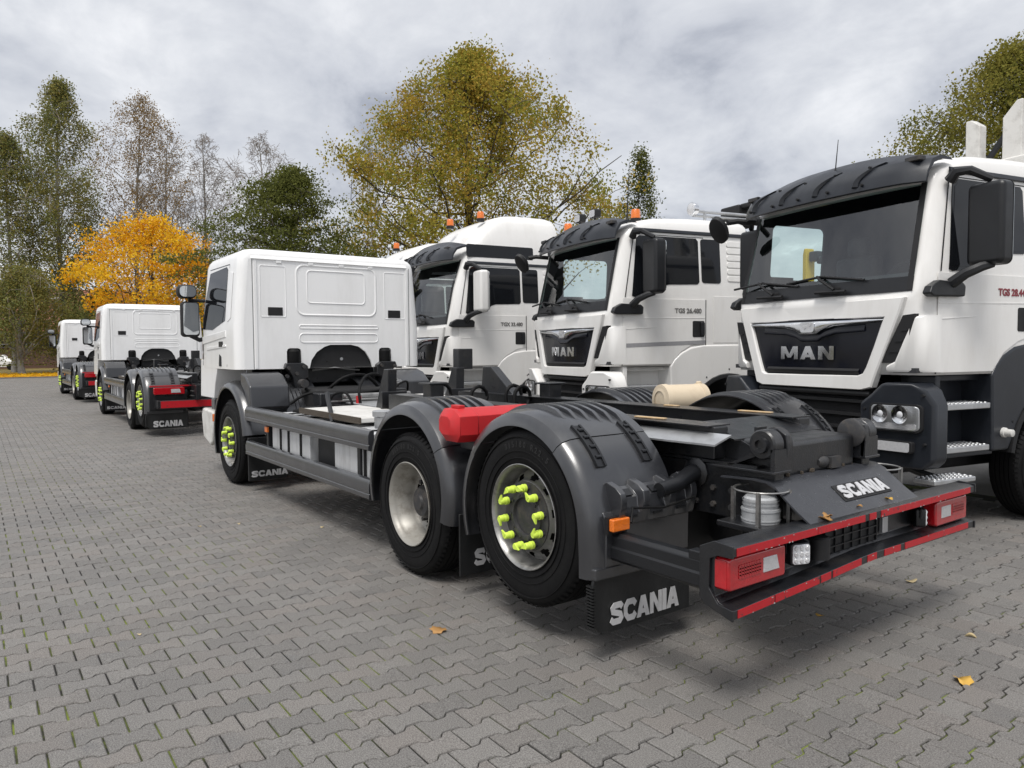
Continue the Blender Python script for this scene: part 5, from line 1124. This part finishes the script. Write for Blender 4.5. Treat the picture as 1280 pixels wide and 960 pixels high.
def tree(name, label, x, y, H, rad, zb, lmat, nleaf, lsize, style='oak', tr=.3, bark='bark', seed=1, group='trees beyond the yard', nl=30, nsub=8, ntw=4, peak=.45, spread=.42, cat='tree', r2=None):
    rg = np.random.default_rng(seed); T = thing(name, label, cat, (x, y, -.06), 0, group)
    B = MB(); A = []
    lean = rg.normal(0, .015*H, 2)
    def trunk(t): return Vector((lean[0]*t*t+.12*math.sin(t*7+seed), lean[1]*t*t+.12*math.cos(t*5+seed), H*.95*t))
    B.tube([trunk(k/9) for k in range(10)], [tr*(1.25 if k == 0 else 1)*(1-k/9)**.8+.02 for k in range(10)], 8)
    W_ = MB()
    for i in range(nl):
        f = (i+rg.random())/nl; z = zb+(H*.93-zb)*f**.85; t0 = z/(H*.95)
        u = (z-zb)/(H-zb)
        pr = (math.sin(math.pi*min(1, .12+.88*u**.75)) if style != 'birch' else (.55+.45*math.sin(math.pi*min(1, u*1.1)))*(1-u)**.5+.12)
        az = i*2.39996+rg.normal(0, .35); Ln = max(.5, rad*pr*rg.uniform(.72, 1.18)); elv = R({'oak': rg.uniform(12, 50)+25*u, 'birch': rg.uniform(38, 62), 'bare': rg.uniform(45, 68), 'layer': rg.uniform(-4, 26)}[style])
        d0 = Vector((math.cos(az)*math.cos(elv), math.sin(az)*math.cos(elv), math.sin(elv)))
        p = trunk(max(.05, t0-Ln*math.sin(elv)*.5/(H))); pts = [p.copy()]; dd = d0.copy(); ns = 6
        for k in range(ns):
            dd = (dd+Vector(rg.normal(0, .13, 3))+Vector((0, 0, .07 if style == 'oak' else (.05 if style != 'layer' else .02)))).normalized(); p = p+dd*(Ln/ns); pts.append(p.copy())
        r0 = max(.025, tr*.42*(1-u)**.7*(Ln/rad)); B.tube(pts, [r0*(1-.85*k/ns)+.006 for k in range(ns+1)], 5, caps=False)
        for j in range(nsub):
            ft = rg.uniform(.30, 1.); q = ft*ns; k = min(int(q), ns-1); s0 = pts[k].lerp(pts[k+1], q-k); ld = (pts[k+1]-pts[k]).normalized()
            sd = (ld*.7+Vector(rg.normal(0, .6, 3))+Vector((0, 0, .15))).normalized(); Ls = max(.4, Ln*rg.uniform(.2, .42)*(1.25-ft*.5))
            sp_ = [s0.copy()]; pp = s0.copy()
            for kk in range(3):
                sd = (sd+Vector(rg.normal(0, .18, 3))+Vector((0, 0, -.12 if style in ('birch', 'bare') else .06))).normalized(); pp = pp+sd*(Ls/3); sp_.append(pp.copy())
            B.tube(sp_, [max(.012, r0*.32)*(1-.7*kk/3) for kk in range(4)], 4, caps=False)
            for pnt in sp_[1:]: A.append(pnt)
            for w in range(ntw):
                b0 = sp_[1+w % 3]; td = (sd*.5+Vector(rg.normal(0, .6, 3))).normalized(); Lt = Ls*rg.uniform(.35, .7); q0 = b0; tp = [b0.copy()]
                for kk in range(3):
                    td = (td+Vector((0, 0, {'oak': .05, 'layer': .0, 'birch': -.42, 'bare': -.10}[style]))+Vector(rg.normal(0, .12, 3))).normalized(); q0 = q0+td*(Lt/3*(1.3 if style == 'birch' else 1)); tp.append(q0.copy())
                W_.tube(tp, [.014, .012, .010, .008] if style != 'bare' else [.022, .018, .015, .012], 3, caps=False)
                A += tp[1:]
    B.obj('trunk', bark, T, smooth=60); 
    if style in ('bare',) or ntw: W_.obj('twigs', 'twigbark' if style in ('bare', 'birch') else 'bark', T, smooth=0)['kind'] = 'stuff'
    if nleaf:
        A = np.array([tuple(a) for a in A]); wgt = (.12+(np.hypot(A[:, 0], A[:, 1])/rad)**1.3+.25*(A[:, 2] > H*.8)) if style != 'birch' else np.ones(len(A)); c = rg.choice(len(A), nleaf, p=wgt/wgt.sum())
        # whole sprays share a tint, and some sprays are sparse
        tint = np.clip(rg.normal(.5, .22, len(A)), 0, 1); dens = rg.random(len(A)); keep = rg.random(nleaf) < (.35+.65*dens[c]); c = c[keep]
        sg = np.array([spread, spread, spread*(.75 if style != 'birch' else 1.5)]); P = A[c]+rg.normal(size=(len(c), 3))*sg*.5
        if style == 'birch': P[:, 2] -= np.abs(rg.normal(0, spread*.8, len(c)))
        me, at = quads('crown', P, lsize, lmat, T, rg); at.data.foreach_set('value', np.repeat(np.clip(tint[c]+rg.normal(0, .13, len(c)), 0, 1), 4).astype('f'))
        me.materials.append(MAT[lmat]); link('crown', me, T)
    return T
def crown_tree(name, label, x, y, H, rad, zb, lmat, ncl, nper, lsize, kind='oak', tr=.3, bark='bark', seed=1, group='trees beyond the yard', cat='tree', nl=34, cs=(.55, .55, .42), peak=.35, top=1.5):
    rg = np.random.default_rng(seed); T = thing(name, label, cat, (x, y, -.06), 0, group)
    ph = rg.uniform(0, 6.28, 4); lean = rg.normal(0, .012*H, 2)
    def prof(u, az):
        u = min(max(u, 0), 1); b = (math.sin(math.pi/2*min(1, u/peak))**.55 if u < peak else (1-((u-peak)/(1-peak))**top)**.75)
        return rad*max(.04, .25*(u < peak)+b*(1-.25*(u < peak)))*(1+.17*math.sin(2*az+ph[0])+.15*math.sin(5*az+ph[1]+u*7)+.15*math.sin(7*u*math.pi+ph[2]+2*az))
    def trunk(z): t = z/H; return Vector((lean[0]*t*t+.15*math.sin(t*6+seed), lean[1]*t*t+.15*math.cos(t*5+seed), z))
    B = MB(); W_ = MB(); S = []
    B.tube([trunk(H*.9*k/10) for k in range(11)], [tr*(1.3 if k == 0 else 1)*(1-k/10)**.85+.02 for k in range(11)], 8)
    for i in range(nl):
        u = (i+rg.random())/nl*.95; zt_ = zb+(H-zb)*u; az = i*2.39996+rg.normal(0, .3); Ln = prof(u, az)*rg.uniform(.75, .98)
        rise = {'oak': .75, 'birch': 1.3, 'layer': .16}[kind]*Ln*(1-.4*u)
        p0 = trunk(max(.12*H, min(H*.88, zt_-rise))); p1 = Vector((math.cos(az)*Ln, math.sin(az)*Ln, zt_))+Vector((trunk(zt_).x, trunk(zt_).y, 0)); pts = []
        for k in range(8):
            t = k/7; q = p0.lerp(p1, t)+Vector((0, 0, -.12*Ln*math.sin(math.pi*t) if kind == 'oak' else (.10*Ln*math.sin(math.pi*t) if kind == 'birch' else 0)))+Vector(rg.normal(0, .035*Ln, 3))*math.sin(math.pi*t); pts.append(q); S.append(q)
        r0 = max(.03, tr*.40*(1-u)**.6*(.4+.6*Ln/rad)); B.tube(pts, [r0*(1-.88*k/7)+.008 for k in range(8)], 5, caps=False)
    S = np.array([tuple(q) for q in S]+[tuple(trunk(z)) for z in np.linspace(zb, H*.88, 14)])
    C = []
    while len(C) < ncl:
        u = rg.random()**.9; az = rg.uniform(0, 6.283); rr_ = prof(u, az)
        f = (rg.random()**.42 if rg.random() < .85 else rg.random())*(1.0 if rg.random() < .85 else rg.uniform(1.02, 1.18))
        z = zb+(H-zb)*u; t = trunk(z); C.append((t.x+math.cos(az)*rr_*f, t.y+math.sin(az)*rr_*f, z+rg.normal(0, .15)))
    C = np.array(C)
    for c in C:
        d_ = ((S-c)**2).sum(1); q = S[np.argmin(d_)]
        a, b = Vector(q), Vector(c); md = a.lerp(b, .5)+Vector((0, 0, .06*(b-a).length))
        tip = b+(b-a).normalized()*.35+Vector((0, 0, {'oak': .30, 'birch': -.5, 'layer': .12}[kind]))
        W_.tube([a, md, b, tip], [.022, .017, .012, .006], 3, caps=False)
    B.obj('trunk', bark, T, smooth=60); W_.obj('twigs', 'twigbark' if kind == 'birch' else 'bark', T, smooth=0)['kind'] = 'stuff'
    n = rg.poisson(nper*rg.uniform(.45, 1.5, ncl)); k = np.repeat(np.arange(ncl), n); sz = rg.uniform(.65, 1.3, ncl)[k][:, None]
    off = np.clip(rg.normal(size=(len(k), 3)), -1.75, 1.75)*np.array(cs)*sz
    if kind == 'oak': off[:, 2] += np.abs(rg.normal(0, .22, len(k)))
    if kind == 'birch': off[:, 2] = -np.abs(rg.gamma(1.6, cs[2]*.7, len(k)))+.25
    P = C[k]+off
    if kind == 'birch': P[:, 2] = np.maximum(P[:, 2], .7)
    tint = np.clip(rg.normal(.5, .2, ncl)+.12*np.sin(C[:, 0]*1.1+C[:, 1]*.9+ph[3]), 0, 1)
    me, at = quads('crown', P, lsize, lmat, T, rg); at.data.foreach_set('value', np.repeat(np.clip(tint[k]+rg.normal(0, .14, len(k)), 0, 1), 4).astype('f'))
    me.materials.append(MAT[lmat]); link('crown', me, T); return T
crown_tree('oak_tree', 'tall broad tree with olive and rust autumn leaves rising behind the cabs', 32.7, -19.7, 17.9, 7.9, 4.4, 'oakleaf', 600, 125, .17, 'oak', .42, seed=3, nl=52, cs=(.46, .46, .40), peak=.36, top=1.75)
crown_tree('oak_tree', 'olive-leaved tree above the roof of the cab with the dark bumper', 13.6, -42.2, 17.3, 6.6, 5.5, 'oakleaf2', 470, 115, .17, 'oak', .40, seed=8, nl=40, cs=(.46, .46, .38), peak=.42, top=1.8)
crown_tree('pine_tree', 'mid green layered tree between the yellow maple and the olive tree', 34.6, -9.8, 10.9, 4.2, 2.6, 'greenleaf', 250, 170, .13, 'layer', .26, seed=5, nl=34, cs=(.50, .50, .17), peak=.35, top=1.5)
crown_tree('maple_tree', 'golden yellow maple with wide low crown', 54.3, -6.6, 10.5, 6.1, 3.6, 'mapleleaf', 135, 130, .20, 'oak', .24, seed=12, nl=30, cs=(.55, .55, .34), peak=.40, top=2.0)
crown_tree('birch_tree', 'slender green birch standing beside the weeping birch', 69.4, 1.0, 19.3, 3.8, 4.0, 'birchleaf', 300, 85, .17, 'birch', .20, 'birchbark', seed=21, nl=30, cs=(.36, .36, .75), peak=.45, top=1.7)
crown_tree('birch_tree', 'tallest green birch with a bushy head of hanging twigs', 70.6, -2.6, 24.8, 3.9, 5.5, 'birchleaf', 420, 85, .17, 'birch', .24, 'birchbark', seed=22, nl=36, cs=(.38, .38, .85), peak=.42, top=1.9)
crown_tree('birch_tree', 'brown-leaved birch thinning out at its top', 75.4, -9.4, 26.2, 4.7, 6.5, 'brownleaf', 420, 48, .16, 'birch', .24, 'birchbark', seed=23, nl=44, cs=(.45, .45, .85), peak=.5, top=2.0)
tree('bare_birch', 'leafless birch behind the brown-leaved birch', 80.5, -13.0, 25.5, 6.5, 7, None, 0, .2, 'bare', .18, 'birchbark', seed=34, nl=40, nsub=9, ntw=6, group='bare birches')
tree('bare_birch', 'leafless birch behind the yellow maple', 82.2, -17.3, 26.5, 7.0, 7, None, 0, .2, 'bare', .18, 'birchbark', seed=31, nl=40, nsub=9, ntw=6, group='bare birches')
tree('bare_birch', 'leafless birch behind the mid green tree', 73.0, -21.0, 25.0, 6.6, 7, None, 0, .2, 'bare', .18, 'birchbark', seed=32, nl=40, nsub=9, ntw=6, group='bare birches')
tree('bare_birch', 'thin leafless birch showing beside the olive tree', 60.0, -26.5, 22.5, 2.6, 7, None, 0, .2, 'bare', .15, 'birchbark', seed=33, nl=26, nsub=7, ntw=6, group='bare birches')
crown_tree('birch_tree', 'weeping birch with white trunk and low hanging olive curtain', 62.6, .7, 8.0, 3.6, 3.0, 'birchleaf', 230, 85, .15, 'birch', .20, 'birchbark', seed=24, nl=24, cs=(.40, .40, 1.0), peak=.4, top=1.8)
crown_tree('young_tree', 'small upright green tree showing above the lamp bar', 32.4, -33.3, 14.4, 1.5, 6, 'greenleaf', 110, 55, .16, 'oak', .14, seed=41, nl=20, cs=(.32, .32, .40), peak=.3, top=1.2)
crown_tree('shrub', 'dark evergreen shrub in front of the house wall', 68, -5.2, 6.4, 3.0, .6, 'greenleaf', 150, 60, .2, 'oak', .12, seed=42, nl=20, group='shrubs by the house', cat='shrub')
crown_tree('shrub', 'olive shrub under the tallest birch', 66.5, -3.2, 4.6, 2.2, .5, 'birchleaf', 110, 60, .18, 'oak', .10, seed=43, nl=20, group='shrubs by the house', cat='shrub')
# woodland edge far behind
def far_wood():
    rg = np.random.default_rng(77); P = []
    for k in range(80):
        x = rg.uniform(96, 130); y = 96-k*2.8+rg.normal(0, 1); hh = rg.uniform(6, 11); n = 420
        u = rg.normal(size=(n, 3)); u /= np.linalg.norm(u, axis=1)[:, None]; u *= rg.random(n)[:, None]**.4
        P.append(np.array([x, y, hh*.5])+u*np.array([3.2, 3.2, hh*.5]))
    P = np.vstack(P); me, at = quads('far_woodland', P, 1.1, 'oakleaf2', None, rg); at.data.foreach_set('value', np.repeat(rg.random(len(P)), 4).astype('f')); me.materials.append(MAT['oakleaf2'])
    o = link('far_woodland', me); tag(o, 'low woodland edge far behind the trees', 'woodland'); o['kind'] = 'stuff'
far_wood()
# ---------------------------------------------------------------- verge, house, lamp, car
struct(MB().bx(51.2, 51.36, -60, 40, -.2, .06).obj('kerb', 'dirty_white' if False else 'yardsheet', smooth=0))
rg = np.random.default_rng(5)
P = np.c_[rg.uniform(51.5, 66, 22000), rg.uniform(-14, 10, 22000), np.full(22000, -.03)]; P = P[rg.random(22000) < np.clip(1.25-(P[:, 0]-51.5)/11, .1, 1)]
P[:, 2] += rg.uniform(0, .05, len(P)); me, at = quads('fallen_leaves', P, .17, 'mapleleaf', None, rg, flat=.75); at.data.foreach_set('value', np.repeat(rg.random(len(P)), 4).astype('f')); me.materials.append(MAT['mapleleaf'])
o = link('fallen_leaves', me); tag(o, 'yellow fallen leaves covering the verge beyond the yard', 'leaves'); o['kind'] = 'stuff'
def brickmat(name, c1, c2, mortar, scale, bw, bh):
    m = bpy.data.materials.new(name); m.use_nodes = True; t = m.node_tree; b = t.nodes['Principled BSDF']; q = t.nodes.new('ShaderNodeTexBrick'); tcn = t.nodes.new('ShaderNodeTexCoord'); mp = t.nodes.new('ShaderNodeMapping')
    mp.inputs['Rotation'].default_value = (R(90), 0, R(90)); t.links.new(tcn.outputs['Object'], mp.inputs[0]); t.links.new(mp.outputs[0], q.inputs[0])
    q.inputs['Color1'].default_value = (*c1, 1); q.inputs['Color2'].default_value = (*c2, 1); q.inputs['Mortar'].default_value = (*mortar, 1); q.inputs['Scale'].default_value = scale; q.inputs['Brick Width'].default_value = bw; q.inputs['Row Height'].default_value = bh; q.inputs['Mortar Size'].default_value = .012
    t.links.new(q.outputs[0], b.inputs['Base Color']); b.inputs['Roughness'].default_value = .85; MAT[name] = m
brickmat('brick', (.11, .065, .05), (.16, .09, .065), (.09, .08, .075), 1, .25, .08)
brickmat('rooftile', (.26, .10, .065), (.34, .15, .09), (.10, .05, .04), 1, .3, .35)
hs = thing('house', 'brown brick house with red tiled roof behind the birches', 'house', (88, -1.5, -.06), R(0))
MB().bx(0, 9, -11, 9, 0, 3.7).obj('wall', 'brick', hs, smooth=0)
MB().prism([(-.7, 3.6), (4.5, 8.4), (9.7, 3.6), (9.7, 3.75), (4.5, 8.6), (-.7, 3.78)], 'y', -11.5, 9.5).obj('roof', 'rooftile', hs, smooth=0)
MB().bx(-.78, -.62, -11.5, 9.5, 3.5, 3.72).obj('gutter', 'dirty_white', hs)
for y in (-9, -6.2, -3.4, -.6, 2.2, 5.0):
    wn = MB().bx(-.05, .05, y, y+1.3, 1.1, 2.5).obj('window', 'dirty_white', hs, bev=.01); MB().bx(-.07, -.04, y+.08, y+.6, 1.2, 2.4).bx(-.07, -.04, y+.7, y+1.22, 1.2, 2.4).obj('pane', 'darkglass', wn)
wl = MB().bx(84.5, 84.75, -9, 7, -.06, 2.0).bx(84.4, 84.85, -9.1, 7.1, 2.0, 2.1).obj('garden_wall', 'brick', smooth=0); tag(wl, 'low brown wall in front of the brick house', 'wall')
lpst = thing('street_lamp', 'slim grey street lamp with curved white head', 'lamp', (66.8, -2.5, -.06))
MB().tube([(0, 0, 0), (0, 0, 4), (0, 0, 5.6), (-.02, .12, 5.85), (-.04, .35, 5.95)], [.09, .07, .055, .05, .045], 10).obj('pole', 'chassis', lpst)
MB().tube([(-.04, .3, 5.95), (-.06, .7, 5.98), (-.08, 1.05, 5.9)], [.08, .15, .06], 10).obj('lamp_head', 'whitelens', lpst)
cr2 = thing('parked_car', 'small white car parked by the house', 'car', (80, 2.0, -.06), R(80))
MB().loft([[(x, y*w_, z) for y, z in ((-.85, .3), (-.87, .8), (-.6, hz), (.6, hz), (.87, .8), (.85, .3))] for x, w_, hz in ((-2.1, .9, .82), (-2.0, 1, .9), (-1.2, 1, .95), (-.7, 1, 1.4), (.9, 1, 1.42), (1.7, 1, 1.0), (2.1, .92, .9))]).obj('body', 'white', cr2, smooth=40)
MB().loft([[(x, y*.76, z) for y, z in ((-1.02, .95), (-.86, 1.3), (.86, 1.3), (1.02, .95))] for x in (-.75, .9)]).obj('side_window', 'darkglass', cr2)
for sx in (-1.3, 1.3):
    for s in (1, -1): MB().lathe([(.62, .31), (.86, .31), (.87, .2), (.86, .05)], (sx, 0, .31), 'y', 20, sgn=s).obj('wheel', 'rubber', cr2)
# ---------------------------------------------------------------- loose leaves on the paving and on the truck
def leaf_obj(x, y, z, s, rz, mat, label, grp='fallen leaves on the paving', kind=0):
    n = 14; V = [(0, 0, .004)]; 
    for i in range(n):
        t = 2*math.pi*i/n; r = (.5 if i % 2 else .36) if kind else .42; rr = s*r*(1 if not kind else 1.1); V.append((rr*math.cos(t), rr*math.sin(t)*(.55 if not kind else .85), s*(.05+.12*math.sin(t*2+x*5)+.10*abs(math.sin(t)))))
    s *= .62; m = MB().add(V, [(0, i+1, (i+1) % n+1) for i in range(n)]); m.tube([(s*.4, 0, s*.06), (s*.65, s*.04, s*.08)], s*.02, 4)
    o = m.obj('fallen_leaf', mat, smooth=60, loc=(x, y, z)); o.rotation_euler = (random.uniform(-.1, .1), random.uniform(-.1, .1), rz); so = o.modifiers.new('thick', 'SOLIDIFY'); so.thickness = .0008
    return tag(o, label, 'leaf', grp)
for x, y, s, rz, mt, k, lab in LEAVES: leaf_obj(x, y, .002, s, rz, mt, lab, kind=k)
leaf_obj(-1.335, .40, .775, .07, .5, 'leaf_b', 'brown leaf caught on the rear cover above the bumper', 'leaves caught on the bumper', 1)
leaf_obj(-1.325, .36, .785, .06, 1.9, 'leaf_b', 'curled brown leaf caught beside the cover corner', 'leaves caught on the bumper', 1)
leaf_obj(-1.32, .05, .79, .04, .9, 'leaf_b', 'small brown leaf below the name plate', 'leaves caught on the bumper', 0)
leaf_obj(-1.32, -.25, .79, .05, .2, 'leaf_y', 'yellow leaf on the rear cover edge', 'leaves caught on the bumper', 0)
